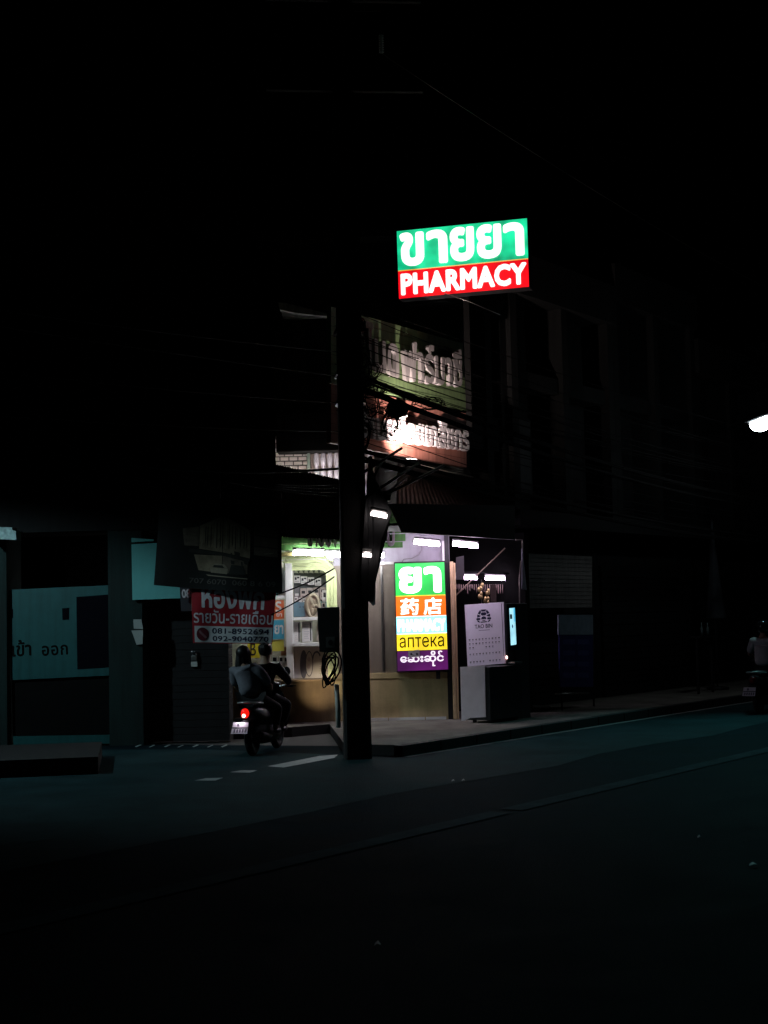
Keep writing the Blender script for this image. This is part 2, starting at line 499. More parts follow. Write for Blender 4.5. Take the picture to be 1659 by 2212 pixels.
# ------------------------------------------------------------------ pharmacy, ground floor
bld = thing('pharmacy_building', W, (0, 0.5, 0.15), 'pharmacy corner shop with khaki base, taupe panels and white brick upper floor', 'shop')
gz = 0.15
zt = 3.45
u_l = W.uz(497, 1400)[0]; u_door = W.uz(521, 1400)[0]; u_j = W.uz(722, 1300)[0]; u_r = W.uz(976, 1400)[0]
z_c = W.uz(640, 1467)[1]; z_h = W.uz(650, 1214)[1]
mb = MB(W)
zb = W.uz(880, 1452)[1]
mb.box(u_j, u_r, -0.02, 0.14, zb, W.uz(880, 1219)[1], taupe)
mb.build('wall_panel', bld)
mb = MB(W)
uu = W.uz(823, 1222)[0]
mb.box(uu - 0.012, uu + 0.022, -0.045, -0.021, zb + 0.002, W.uz(880, 1222)[1], steel)
mb.box(uu + 0.03, uu + 0.036, -0.028, -0.0215, zb + 0.002, W.uz(880, 1222)[1], black)
mb.box(W.uz(850, 1222)[0] - 0.72, W.uz(868, 1218)[0], -0.05, -0.021, W.uz(840, 1219)[1], W.uz(840, 1214)[1], steel)
mb.build('seam_trim', bld)
mb = MB(W)
mb.box(u_j, u_r, -0.01, 0.14, W.uz(880, 1219)[1] + 0.001, zt, whitewall)
mb.build('header_wall', bld)
mb = MB(W)
shadedkhaki = mat('shaded_khaki_render', (0.24, 0.17, 0.10), 0.75, var=0.3, scale=2.4, bump=0.4, bscale=30, stain=0.15)  # darker copy of the khaki: shade put into the left base colour
mb.box(u_l - 0.45, u_j - 0.021, -0.09, 0.10, gz, z_c - 0.02, shadedkhaki, 0.006)
mb.box(u_j - 0.02, u_r + 0.06, -0.09, 0.10, gz, z_c - 0.02, khaki, 0.006)
mb.box(u_j - 0.02, u_r + 0.06, -0.10, -0.025, z_c - 0.02, zb, khaki, 0.006)
mb.build('base_wall', bld)
mb = MB(W); mb.box(u_l - 0.45, u_j - 0.03, -0.64, -0.06, z_c - 0.019, z_c + 0.012, shadedkhaki, 0.004); mb.build('shade_ledge', bld)  # ledge added to shade the base wall below it
mb = MB(W)
for a, b in ((792, 838), (840, 918), (920, 964)):
    u0, z = W.uz(a, 1552, -0.11); u1, _ = W.uz(b, 1552, -0.11)
    mb.box(u0, u1, -0.125, -0.092, gz, gz + 0.045, whitepaint)
mb.build('skirting', bld)
mb = MB(W)
mb.box(u_l, u_door, -0.03, 0.05, z_c - 0.02, z_h, mat('pale_green_paint', (0.62, 0.72, 0.52), 0.5, stain=0.2))
mb.build('door_jamb', bld)
mb = MB(W)
mb.box(u_door, u_j, -0.05, 0.10, z_h, zt, creampaint)
for k in range(5): mb.box(u_door, u_j, -0.056 - 0.003 * k, -0.051, z_h + 0.02 + k * 0.08, z_h + 0.045 + k * 0.08, whitepaint)
mb.build('window_header', bld)
# window: white frame, rounded inner corner, glass
win = MB(W)
fw = whitepaint
um0, um1 = W.uz(618, 1340)[0], W.uz(633, 1340)[0]
win.box(um0, um1, -0.07, 0.06, z_c - 0.02, z_h - 0.001, fw, 0.01)
zs0, zs1 = W.uz(670, 1340)[1], W.uz(670, 1333)[1]
u706 = W.uz(706, 1340)[0]
win.box(um1 + 0.001, u_j - 0.16, -0.06, 0.05, zs0, zs1, fw, 0.008)
zq0, zq1 = W.uz(670, 1396)[1], W.uz(670, 1388)[1]
win.box(um1 + 0.001, u_j - 0.001, -0.13, 0.05, zq0, zq1, fw, 0.008)
win.box(W.uz(590, 1340)[0], um0 - 0.001, -0.05, 0.04, W.uz(600, 1294)[1], W.uz(600, 1287)[1], fw, 0.006)
window = win.build('window_frame', bld)
mb = MB(W)
# cream side frame with three stepped ridges and a rounded upper corner
cu, cz = W.uz(690, 1236)[0], W.uz(690, 1246)[1]
for k, (ro, ri, dd) in enumerate(((0.30, 0.245, -0.07), (0.24, 0.19, -0.05), (0.185, 0.12, -0.03))):
    out = [(cu - 0.62, cz + ro)] + [(cu + ro * math.sin(a), cz + ro * math.cos(a)) for a in [i * math.pi / 16 for i in range(9)]] + [(cu + ro, z_c - 0.02)]
    inn = [(cu + ri, z_c - 0.02)] + [(cu + ri * math.sin(a), cz + ri * math.cos(a)) for a in [i * math.pi / 16 for i in range(8, -1, -1)]] + [(cu - 0.62, cz + ri)]
    n = len(out)
    inn = inn[::-1]
    for i in range(n - 1):
        mb.poly([out[i], out[i + 1], inn[i + 1], inn[i]], dd, 0.05, creampaint)
mb.build('rounded_frame', window)
mb = MB(W)
mb.box(um1 + 0.002, u_j - 0.16, 0.02, 0.026, zs1 + 0.002, z_h - 0.06, glassmat('shop_glass'))
mb.box(u_door + 0.01, um0 - 0.002, 0.02, 0.026, z_c, z_h - 0.03, glassmat('shop_glass'))
mb.build('pane', window)
# room behind the glass
mb = MB(W)
roomw = mat('room_wall', (0.52, 0.50, 0.40), 0.7, var=0.15, stain=0.2)
mb.box(u_door, u_j + 0.2, 1.3, 1.4, gz, zt, roomw)
mb.box(u_door - 0.08, u_door - 0.001, 0.11, 1.3, gz, zt, roomw)
mb.box(u_j + 0.03, u_j + 0.1, 0.15, 1.3, gz, zt, roomw)
mb.box(u_door, u_j, 0.101, 1.3, z_h + 0.25, z_h + 0.3, whitewall)
mb.build('shop_room', bld)
mb = MB(W); mb.tube([(u_door + 0.15, 0.6, z_h + 0.16), (u_j - 0.1, 0.6, z_h + 0.16)], 0.03, emit('added_tube_glow', (0.90, 0.93, 1.0), 36.0), 10); mb.box(u_door + 0.1, u_j - 0.05, 0.57, 0.63, z_h + 0.195, z_h + 0.24, whitepaint); mb.build('added_ceiling_tube', bld)  # tube added out of sight to brighten the window goods
mb = MB(W)
mb.pxpoly([(634, 1222), (706, 1222), (708, 1333), (635, 1333)], 0.34, 0.02, mat('display_backing', (0.10, 0.11, 0.11), 0.6, var=0.3))
mb.build('display_panel', bld)
mb = MB(W)
mb.pxpoly([(633, 1396), (722, 1396), (723, 1466), (633, 1466)], 0.06, 0.03, mat('grey_poster', (0.50, 0.47, 0.46), 0.5, var=0.08))
dk = mat('poster_ink', (0.10, 0.10, 0.13), 0.5)
def ell(cx, cy, rx, ry, n=18, a0=0, a1=2 * math.pi): return [(cx + rx * math.cos(a0 + (a1 - a0) * i / n), cy + ry * math.sin(a0 + (a1 - a0) * i / n)) for i in range(n + (0 if abs(a1 - a0 - 2 * math.pi) < 1e-6 else 1))]
mb.pxpoly(ell(656, 1435, 8, 31), 0.054, 0.003, dk)
mb.pxpoly(ell(668, 1434, 8.5, 28), 0.050, 0.003, dk)
mb.pxpoly(ell(668, 1434, 6.8, 25.5), 0.047, 0.002, mat('grey_poster', None))
for a in (1424, 1440): mb.pxpoly(ell(667, a, 3.5, 5), 0.045, 0.001, mat('poster_pink', (0.40, 0.33, 0.36), 0.5))
pts = ell(684, 1425, 10, 19, 12, math.pi, 2 * math.pi - 0.5); inn = ell(684, 1425, 7, 15, 12, math.pi, 2 * math.pi - 0.5)
for i in range(12): mb.pxpoly([pts[i], pts[i + 1], inn[i + 1], inn[i]], 0.052, 0.003, dk)
mb.pxpoly(ell(704, 1400, 9, 8), 0.052, 0.003, mat('poster_teal', (0.18, 0.26, 0.27), 0.5))
for k in range(7):
    mb.pxpoly([(690, 1424 + k * 5), (704 + (k * 7) % 9, 1424 + k * 5), (704 + (k * 7) % 9, 1425.2 + k * 5), (690, 1425.2 + k * 5)], 0.053, 0.002, mat('poster_grey_ink', (0.33, 0.32, 0.33), 0.5))
mb.build('poster_board', bld)

# goods in the window
wcard = mat('white_card', (0.75, 0.72, 0.70), 0.5, var=0.06)
pcard = mat('pinkish_card', (0.55, 0.46, 0.42), 0.5, var=0.1)
ink = mat('dark_print', (0.03, 0.03, 0.035), 0.5)
def goods(name, x0, y0, x1, y1, d, dep, m, label, cat='box', group=None, marks=()):
    mb = MB(W)
    mb.pxbox(x0, y0, x1, y1, d, d + dep, m, 0.003)
    for (a, b, c, e, mm) in marks:
        X = lambda f: x0 + (x1 - x0) * f
        Y = lambda f: y0 + (y1 - y0) * f
        mb.pxpoly([(X(a), Y(b)), (X(c), Y(b)), (X(c), Y(e)), (X(a), Y(e))], d - 0.003, 0.0025, mm)
    return tag(mb.build(name), label, cat, group)
for k in range(6):
    x = 635 + k * 11
    mb = MB(W)
    mb.pxpoly([(x, 1237), (x + 4, 1227 + k % 2), (x + 9, 1238)], 0.27, 0.05, wcard)
    tag(mb.build('price_card'), 'small white folded price card in the top row of the window display', 'card', 'price cards in the shop window')
for k in range(4):
    x = 635 + k * 15; y = 1243 + k * 2
    goods('medicine_box', x, y, x + 13, y + 16, 0.25, 0.08, wcard, 'white medicine box with dark wedge print in the second display row', group='white medicine boxes in the window',
          marks=[(0.12, 0.25, 0.45, 0.6, ink), (0.5, 0.2, 0.9, 0.4, ink), (0.15, 0.75, 0.85, 0.82, ink)])
for k in range(4):
    x = 649 + k * 14
    goods('supplement_box', x, 1271 - k, x + 12.5, 1298 - k, 0.25, 0.09, pcard, 'pinkish tall supplement box with a dark label in the third display row', group='pinkish boxes in the window',
          marks=[(0.2, 0.2, 0.8, 0.42, ink), (0.25, 0.6, 0.75, 0.66, dk), (0.25, 0.74, 0.75, 0.8, dk)])
goods('medicine_carton', 636, 1268, 646, 1296, 0.28, 0.06, mat('grey_card', (0.2, 0.19, 0.2), 0.5), 'dark grey carton beside the pinkish boxes in the window')
goods('small_tub', 637, 1282, 645, 1287, 0.22, 0.05, wcard, 'small white lidded tub in front of the dark grey carton', 'tub')
goods('blue_carton', 634, 1301, 662, 1332, 0.20, 0.12, mat('blue_card', (0.17, 0.33, 0.42), 0.45), 'plain slate blue carton on the white shelf left of the fan', marks=[(0.45, 0.3, 0.55, 0.36, dk), (0.7, 0.3, 0.8, 0.36, dk)])
goods('teal_carton', 674, 1299, 707, 1332, 0.24, 0.12, mat('teal_card', (0.27, 0.42, 0.40), 0.45), 'pale teal carton with faint print behind the fan', marks=[(0.1, 0.4, 0.6, 0.44, dk), (0.1, 0.52, 0.7, 0.56, dk), (0.1, 0.64, 0.5, 0.68, dk)])
goods('supplement_jar', 696, 1275, 706, 1300, 0.22, 0.06, wcard, 'white supplement pack hung at the right of the display, dark window', marks=[(0.25, 0.2, 0.8, 0.6, ink)])
goods('small_pack', 695, 1302, 703, 1322, 0.20, 0.04, pcard, 'narrow pinkish pack with dark print right of the fan', marks=[(0.2, 0.1, 0.8, 0.45, ink)])
for k in range(3):
    goods('white_packet', 636 + k * 9, 1289 + k * 2, 643 + k * 9, 1300, 0.21, 0.03, wcard, 'small white packet lying left of the fan on the blue carton', 'packet', 'white packets beside the fan', [(0.2, 0.3, 0.7, 0.6, ink)])
for k in range(5):
    mb = MB(W); x = 663 + k * 6.5
    p = W.p3(x, 1332, 0.20)
    mb.lathe(p, [(0.022, 0), (0.023, 0.07), (0.012, 0.085), (0.014, 0.11), (0.0, 0.112)], wcard if k % 2 else pcard, 10)
    tag(mb.build('pill_bottle'), 'small pill bottle standing on the white shelf in front of the teal carton', 'bottle', 'pill bottles on the window shelf')
for k in range(6):
    goods('vitamin_box', 637 + k * 11, 1302 - 2 * (k % 2), 645 + k * 11, 1318, 0.30, 0.03, (pcard, wcard, mat('ochre_card', (0.5, 0.4, 0.2), 0.5))[k % 3], 'small carton clipped low on the dark display backing', group='cartons clipped on the display backing', marks=[(0.2, 0.2, 0.8, 0.35, ink), (0.2, 0.55, 0.7, 0.62, dk)])
# desk fan
fan = thing('desk_fan', W, W.p3(676, 1332, 0.12), 'cream desk fan with an oval cage in the pharmacy window', 'fan')
beige = mat('fan_plastic', (0.52, 0.45, 0.33), 0.4, var=0.08)
fc = W.p3(677, 1309, 0.10)
mb = MB(W)
ringo = ell(fc[0], fc[2], 0.105, 0.20, 28)
mb.tube([(a, fc[1], b) for a, b in ringo] + [(ringo[0][0], fc[1], ringo[0][1])], 0.028, beige, 8, cap=False)
mb.build('cage', fan)
mb = MB(W)
for k in range(3):
    an = math.pi / 2 + k * 2.094 + 0.6
    mb.tube([(fc[0], fc[1] + 0.01, fc[2]), (fc[0] + 0.09 * math.cos(an), fc[1] + 0.01, fc[2] + 0.18 * math.sin(an))], 0.02, beige, 6, 0.03)
mb.ball((fc[0], fc[1], fc[2]), 0.03, 0.03, 0.04, beige, 6)
mb.build('blade_hub', fan)
mb = MB(W)
mb.ball((fc[0] - 0.03, fc[1] + 0.06, fc[2]), 0.14, 0.05, 0.21, mat('fan_back', (0.33, 0.28, 0.2), 0.5), 8)
mb.tube([(fc[0], fc[1] + 0.05, fc[2] - 0.17), (fc[0], fc[1] + 0.05, W.uz(676, 1332, 0.1)[1])], 0.02, beige)
mb.build('motor_housing', fan)
# framed notices under the shelf
def notice(x0, x1, y0, y1, d, m, label, rows=9, frame=True, group=None):
    t = MB(W)
    if frame:
        t.pxbox(x0 - 3, y0 - 3, x1 + 4, y1 + 3, d + 0.004, d + 0.05, whitepaint, 0.004)
        t.pxbox(x1 - 0.5, y0, x1 + 2, y1, d - 0.002, d + 0.003, ink)
    t.pxbox(x0, y0, x1, y1, d - 0.001, d + 0.0035 if frame else d + 0.01, m)
    for k in range(rows):
        yy = y0 + 4 + (y1 - y0 - 6) * k / rows
        t.pxpoly([(x0 + 2, yy), (x1 - 2 - (k * 5) % 4, yy), (x1 - 2 - (k * 5) % 4, yy + 0.9), (x0 + 2, yy + 0.9)], d - 0.003, 0.0015, mat('pale_print', (0.42, 0.41, 0.45), 0.5))
    return tag(t.build('framed_notice'), label, 'notice', group)
notice(636, 645, 1346, 1386, 0.07, wcard, 'narrow white notice next to the window mullion, under the shelf')
notice(655, 670, 1345, 1384, 0.03, wcard, 'white notice in a thick white frame under the window shelf')
notice(684, 704, 1348, 1384, 0.10, pcard, 'pinkish leaflet panel behind the grey meter box', 5, False)
# left of the mullion
def poster(pts, d, m, label, texts, name='window_poster'):
    t = MB(W); t.pxpoly(pts, d, 0.006, m)
    for s_, q, mm, bo in texts: t.text(s_, q, d - 0.002, mm, bo, 0.001)
    return tag(t.build(name), label, 'poster')
wprint = mat('white_print', (0.8, 0.8, 0.78), 0.5)
poster([(588, 1297), (613, 1296), (614, 1336), (589, 1338)], -0.02, mat('orange_print', (0.75, 0.16, 0.06), 0.4, var=0.1), 'orange poster with white lettering in the window left of the mullion',
       [('ร', [(595, 1299), (608, 1299), (608, 1322), (595, 1322)], wprint, 0.02), ('ยา', [(597, 1325), (609, 1325), (609, 1332), (597, 1332)], wprint, 0.02)])
poster([(588, 1340), (613, 1339), (614, 1380), (589, 1381)], -0.02, mat('blue_print', (0.08, 0.42, 0.60), 0.4, var=0.1), 'sky blue poster with white lettering under the orange one',
       [('ยา', [(593, 1350), (612, 1350), (612, 1370), (593, 1370)], wprint, 0.03)])
poster([(588, 1383), (613, 1382), (614, 1406), (588, 1407)], 0.0, mat('yellow_print', (0.75, 0.70, 0.12), 0.4, var=0.1), 'plain yellow poster strip below the blue poster', [])
poster([(534, 1382), (561, 1381), (561, 1421), (535, 1421)], -0.02, mat('yellow_sign', (0.85, 0.75, 0.05), 0.4, var=0.1), 'yellow sign with a black letter B between the two riders’ heads',
       [('B', [(541, 1388), (553, 1388), (553, 1416), (541, 1416)], ink, 0.0)])
goods('brown_box', 607, 1397, 623, 1416, 0.0 + 0.1, 0.10, mat('brown_card', (0.30, 0.13, 0.06), 0.6), 'small brown cardboard box on the ledge right of the yellow poster')
for k, (a, b) in enumerate(((588, 599), (603, 611), (613, 627))):
    goods('white_device', a, 1418, b, 1431, 0.12, 0.1, whitepaint, ['white device box with a dark display, farthest from the mullion', 'smallest white device box, in the middle of the ledge row', 'wide white device box with a dark display beside the mullion'][k], 'box', 'device boxes on the window ledge', [(0.15, 0.2, 0.85, 0.8, ink)])
t = thing('washing_machine', W, W.p3(607, 1466, 0.15), 'pale front loading machine with a round door behind the mirror', 'appliance')
mb = MB(W); mb.pxbox(592, 1434, 618, 1468, 0.15, 0.45, whitepaint, 0.01); mb.build('casing', t)
mb = MB(W); c = W.p3(605, 1448, 0.145); mb.lathe(c, [(0.06, 0), (0.05, -0.012), (0.0, -0.012)], mat('machine_door', (0.25, 0.38, 0.40), 0.3), 16, 'd'); mb.build('round_door', t)
goods('shelf_ledge', 580, 1431, 619, 1434, 0.02, 0.4, whitepaint, 'thin white ledge carrying the device boxes in the window', 'shelf')
goods('teal_curtain', 586, 1228, 600, 1287, 0.10, 0.03, mat('teal_cloth', (0.03, 0.22, 0.24), 0.6, var=0.5, scale=20), 'dark teal patterned strip at the far side of the shop window', 'curtain')
goods('pale_blind', 601, 1226, 616, 1287, 0.11, 0.03, mat('pale_blind', (0.55, 0.62, 0.62), 0.5), 'pale closed blind beside the dark teal strip', 'blind', marks=[(0.1, 0, 0.16, 1, dk), (0.55, 0, 0.6, 1, mat('pale_print', None))])

# bronze post and its dark jamb
mb = MB(W)
a = W.p3(974, 1213, -0.16); b = W.p3(990, 1553, -0.16)
u0, u1 = W.uz(974, 1380, -0.16)[0], W.uz(988, 1380, -0.16)[0]
mb.box(u0 + 0.01, u0 + 0.075, -0.2, -0.12, gz, W.uz(974, 1213, -0.16)[1], gold, 0.012)
mb.box(u0 + 0.078, u0 + 0.11, -0.19, -0.12, gz, W.uz(974, 1216, -0.16)[1], gold, 0.008)
tag(mb.build('door_post'), 'shiny bronze coloured metal post beside the tall lit sign', 'post')
mb = MB(W)
mb.box(u0 - 0.075, u0 + 0.005, -0.13, 0.1, gz, zt, black)
tag(mb.build('dark_jamb'), 'black upright jamb between the lit sign and the bronze post', 'post')
mb = MB(W)
mb.pxbox(955, 1168, 963, 1212, -0.12, -0.05, whitepaint, 0.006)
tag(mb.build('white_downpipe'), 'short white upright above the corner of the tall lit sign', 'pipe')

# ------------------------------------------------------------------ tall lit sign on the wall
SD = -0.30
ls = thing('lit_medicine_sign', W, W.p3(910, 1450, SD + 0.1), 'tall backlit sign in five coloured bands with the Thai word for medicine', 'sign')
def bl(x, y):    # bilinear over the sign face
    c = [(853, 1217), (959.5, 1214), (968, 1446), (859, 1450)]
    a, b = x, y
    return tuple((c[0][i] * (1 - a) + c[1][i] * a) * (1 - b) + (c[3][i] * (1 - a) + c[2][i] * a) * b for i in (0, 1))
mb = MB(W)
mb.pxpoly([bl(-0.02, -0.012), bl(1.02, -0.012), bl(1.03, 1.01), bl(-0.02, 1.01)], SD + 0.012, 0.2, black)
mb.pxpoly([bl(-0.02, -0.012), bl(1.02, -0.012), bl(1.02, 0.002), bl(-0.02, 0.002)], SD - 0.008, 0.015, black)
mb.box(W.uz(942, 1455, SD)[0], W.uz(951, 1455, SD)[0], SD + 0.03, SD + 0.1, W.uz(946, 1467, SD)[1], W.uz(946, 1447, SD)[1], black)
mb.build('casing', ls)
lw = emit('acrylic_white_lit', (1, 1, 1), 1.35, (0.8, 0.8, 0.8))
lw2 = emit('acrylic_white_soft', (1, 0.9, 1.0), 1.0, (0.8, 0.8, 0.8))
bands = [(0.0, 0.302, emit('acrylic_green', (0.02, 0.75, 0.08), 0.75, (0.05, 0.4, 0.1), 0.3, 3)),
         (0.309, 0.494, emit('acrylic_orange', (1.0, 0.16, 0.008), 0.9, (0.6, 0.15, 0.02), 0.3, 3)),
         (0.500, 0.655, emit('acrylic_cyan', (0.30, 0.95, 1.1), 1.35, (0.2, 0.5, 0.6), 0.2, 3)),
         (0.661, 0.812, emit('acrylic_yellow', (1.0, 0.72, 0.015), 1.1, (0.7, 0.6, 0.1), 0.2, 3)),
         (0.818, 1.0, emit('acrylic_purple', (0.32, 0.02, 0.36), 0.22, (0.12, 0.04, 0.14), 0.7, 2.2))]
for y0, y1, m in bands:
    mb = MB(W); mb.pxpoly([bl(0, y0), bl(1, y0), bl(1, y1), bl(0, y1)], SD, 0.01, m)
    if y0 == 0.0:
        mb.text('ยา', [bl(0.07, 0.035), bl(0.93, 0.035), bl(0.93, 0.285), bl(0.07, 0.285)], SD - 0.004, lw, 0.052, 0.004, space=0.06)
        mb.pxpoly([bl(0, 0.302), bl(1, 0.302), bl(1, 0.309), bl(0, 0.309)], SD, 0.01, bands[3][2])
    elif y0 == 0.309:
        mb.text('药', [bl(0.09, 0.327), bl(0.46, 0.327), bl(0.46, 0.485), bl(0.09, 0.485)], SD - 0.004, lw, 0.028, 0.004)
        mb.text('店', [bl(0.55, 0.327), bl(0.92, 0.327), bl(0.92, 0.485), bl(0.55, 0.485)], SD - 0.004, lw, 0.028, 0.004)
    elif y0 == 0.5:
        mb.text('PHARMACY', [bl(0.02, 0.52), bl(0.98, 0.52), bl(0.98, 0.64), bl(0.02, 0.64)], SD - 0.004, lw, 0.066, 0.004)
        mb.pxpoly([bl(0, 0.494), bl(1, 0.494), bl(1, 0.500), bl(0, 0.500)], SD, 0.01, lw)
        mb.pxpoly([bl(0, 0.655), bl(1, 0.655), bl(1, 0.661), bl(0, 0.661)], SD, 0.01, lw)
    elif y0 == 0.661:
        mb.text('аптека', [bl(0.05, 0.688), bl(0.94, 0.688), bl(0.94, 0.785), bl(0.05, 0.785)], SD - 0.003, mat('black_vinyl', (0.015, 0.008, 0.002), 0.4), 0.004, 0.002)
    else:
        mb.text('ေဆးဆိုင်', [bl(0.06, 0.822), bl(0.92, 0.822), bl(0.92, 0.965), bl(0.06, 0.965)], SD - 0.004, lw2, 0.022, 0.003)
    mb.build(['green_band', 'orange_band', 'cyan_band', 'yellow_band', 'purple_band'][[0.0, 0.309, 0.5, 0.661, 0.818].index(y0)], ls)
mb = MB(W)
q = [bl(0.215, 0.818), bl(0.44, 0.805), bl(0.455, 0.872), bl(0.22, 0.878)]
mb.pxpoly(q, SD - 0.016, 0.008, mat('notice_paper', (0.42, 0.40, 0.42), 0.6))
for a, b in ((0.28, 0.845), (0.39, 0.845)):
    mb.pxpoly([bl(a - 0.025, b), bl(a, b - 0.012), bl(a + 0.03, b + 0.002), bl(a, b + 0.014)], SD - 0.019, 0.002, ink)
tag(mb.build('paper_notice'), 'small grey paper stuck across the yellow and purple bands of the lit sign', 'notice')
# cable feeding the sign
mb = MB(W)
mb.tube([W.p3(*p, -0.2) for p in ((868, 1216), (872, 1208), (890, 1206), (905, 1198), (912, 1186), (908, 1172), (898, 1166))], 0.011, mat('grey_cable', (0.2, 0.19, 0.2), 0.5), 6)
tag(mb.build('sign_cable'), 'grey cable curving from the top of the tall lit sign up to the fascia', 'cable')

# ------------------------------------------------------------------ green fascia board of the shop
FD = -0.62
fb = thing('shop_fascia', W, W.p3(740, 1196, FD), 'green slatted fascia board with white raised letters above the tubes', 'sign')
mb = MB(W)
y0, y1 = 1085, 1186
rows = [(1100, 1118), (1119.5, 1137), (1138.5, 1155), (1156.5, 1172), (1173.5, 1186)]
for k, (a, b) in enumerate(rows):
    uA, uB, zA, zB = W.box(592, a, 874 + (2 if k < 4 else -4), b, FD)
    mb.box(uA, uB, FD - 0.008 * (k % 2), FD + 0.05, zA, zB, greenpaint, 0.003)
mb.build('slats', fb)
for (s_, q) in (('ขายยา', [(664, 1136), (726, 1136), (726, 1182), (664, 1182)]), ('บ', [(836, 1140), (853, 1140), (853, 1180), (836, 1180)])):
    mb = MB(W); mb.text(s_, q, FD - 0.02, letterw, 0.03, 0.05); mb.build('raised_letters', fb)
mb = MB(W)
a, b = W.p3(592, 1189, FD), W.p3(722, 1192, FD)
mb.box(a[0], b[0], FD - 0.03, FD + 0.2, b[2] - 0.05, b[2] + 0.004, mat('ochre_trim', (0.35, 0.30, 0.12), 0.6))
mb.build('lower_trim', fb)

# ------------------------------------------------------------------ canopies
def awning(pts_top, pts_bot, d_top, d_bot, fr, m, label, n=26, name='awning'):
    """corrugated sheet between an upper and a lower edge (picture points), edges at their own depths"""
    mb = MB(fr)
    a0, a1 = Vector(fr.p3(*pts_top[0], d_top)), Vector(fr.p3(*pts_top[1], d_top))
    b0, b1 = Vector(fr.p3(*pts_bot[0], d_bot)), Vector(fr.p3(*pts_bot[1], d_bot))
    nrm = (a1 - a0).cross(b0 - a0).normalized()
    rows = []
    for j in range(2):
        row = []
        for i in range(n * 4 + 1):
            f = i / (n * 4)
            p = (a0.lerp(a1, f)) if j == 0 else (b0.lerp(b1, f))
            row.append(p + nrm * 0.018 * math.sin(i * math.pi / 2))
        rows.append(row)
    mb.sheet(rows, m)
    mb.sheet([[p + nrm * 0.03 for p in r_] for r_ in rows], m)
    return tag(mb.build(name), label, 'awning')
awning([(596, 1003), (735, 1036)], [(590, 1156), (735, 1164)], -0.5, -1.25, W, corr, 'dark corrugated awning left of the pole below the white brick wall')
cf = thing('canopy', F, (0.2, -0.6, 3.4), 'dark flat canopy edge running above the lit sign and the vending bay', 'awning')
mb = MB(F)
pa, pb = F.uz(874, 1150, -0.55), F.uz(1112, 1166, -0.55)
pc, pd = F.uz(1112, 1092, -0.55), F.uz(846, 1088, -0.55)
mb.poly([pa, pb, pc, pd], -0.55, -0.49, corr)
mb.build('fascia', cf)
mb = MB(F)
za = (pa[1] + pb[1]) / 2
mb.box(pa[0], pb[0], -0.485, 0.6, za + 0.12, za + 0.16, corr)
mb.build('soffit', cf)
# upper slanting roof sheet with a pale rim catching light
up = awning([(862, 996), (1024, 1030)], [(858, 1088), (1120, 1100)], 0.35, -0.45, F, corr, 'dark corrugated roof sheet under the red sign', 30)
mb = MB(F)
a, b = Vector(F.p3(908, 1006, 0.3)), Vector(F.p3(1022, 1030, 0.3))
mb.tube([a, a.lerp(b, 0.5) + Vector((0, 0, -0.01)), b], 0.018, mat('pale_metal', (0.6, 0.52, 0.45), 0.4, 0.4), 6)
tag(mb.build('roof_rail'), 'thin pale rail along the top of the roof sheet under the red sign', 'rail')

# ------------------------------------------------------------------ upper floors
mb = MB(W)
ubz = 3.5
bw = brickmat('white_brick', (0.72, 0.64, 0.60), (0.62, 0.55, 0.52), (0.06, 0.055, 0.05), 3.1)
uA, uB, zA, zB = W.box(596, 960, 668, 1120, 0.55)
mb.box(uA, uB, 0.55, 0.8, 3.5, 5.2, bw)
mb.build('brick_wall', bld)
mb = MB(W)
uC = W.uz(862, 1040, 0.5)[0]
mb.box(uB, uC, 0.5, 0.8, 3.5, 5.2, mat('pinkish_render', (0.42, 0.34, 0.31), 0.7, var=0.15, scale=2, bump=0.2, stain=0.25))
mb.build('balcony_wall', bld)
mb = MB(W)
uD = W.uz(1010, 900, 0.5)[0]
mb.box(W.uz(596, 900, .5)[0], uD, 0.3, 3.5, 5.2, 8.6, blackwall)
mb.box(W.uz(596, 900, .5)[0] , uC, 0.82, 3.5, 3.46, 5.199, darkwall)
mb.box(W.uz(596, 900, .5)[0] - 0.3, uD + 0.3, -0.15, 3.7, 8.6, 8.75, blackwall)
mb.build('upper_wall', bld)
for k in range(2):
    mb = MB(W)
    x = W.uz(620 + 60 * k, 820, .3)[0]
    mb.box(x, x + 0.34, 0.26, 0.298, 6.0, 7.1, black); mb.build('window', bld)
mb = MB(W)
x0_, x1_ = W.uz(597, 977, -0.2)[0], W.uz(866, 977, -0.2)[0]
zs_ = W.uz(680, 974, -0.2)[1]
mb.box(x0_, x1_, -0.2, 0.299, zs_, zs_ + 0.12, mattblack)  # slab and black front added to block tube light from the wall above
mb.box(x0_, x1_, -0.22, -0.201, zs_ + 0.01, 5.5, mattblack)
mb.build('light_stop_slab', bld)
# eave lit from below
mb = MB(W)
mb.pxpoly([(601, 653), (620, 655), (716, 680), (716, 684), (640, 676), (604, 668)], -0.35, 0.25, mat('pale_eave', (0.35, 0.38, 0.38), 0.5, var=0.3, stain=0.5))
mb.pxpoly([(608, 672), (700, 683), (650, 685), (610, 684)], -0.2, 0.2, mat('pale_eave', None))
mb.build('eave', bld)
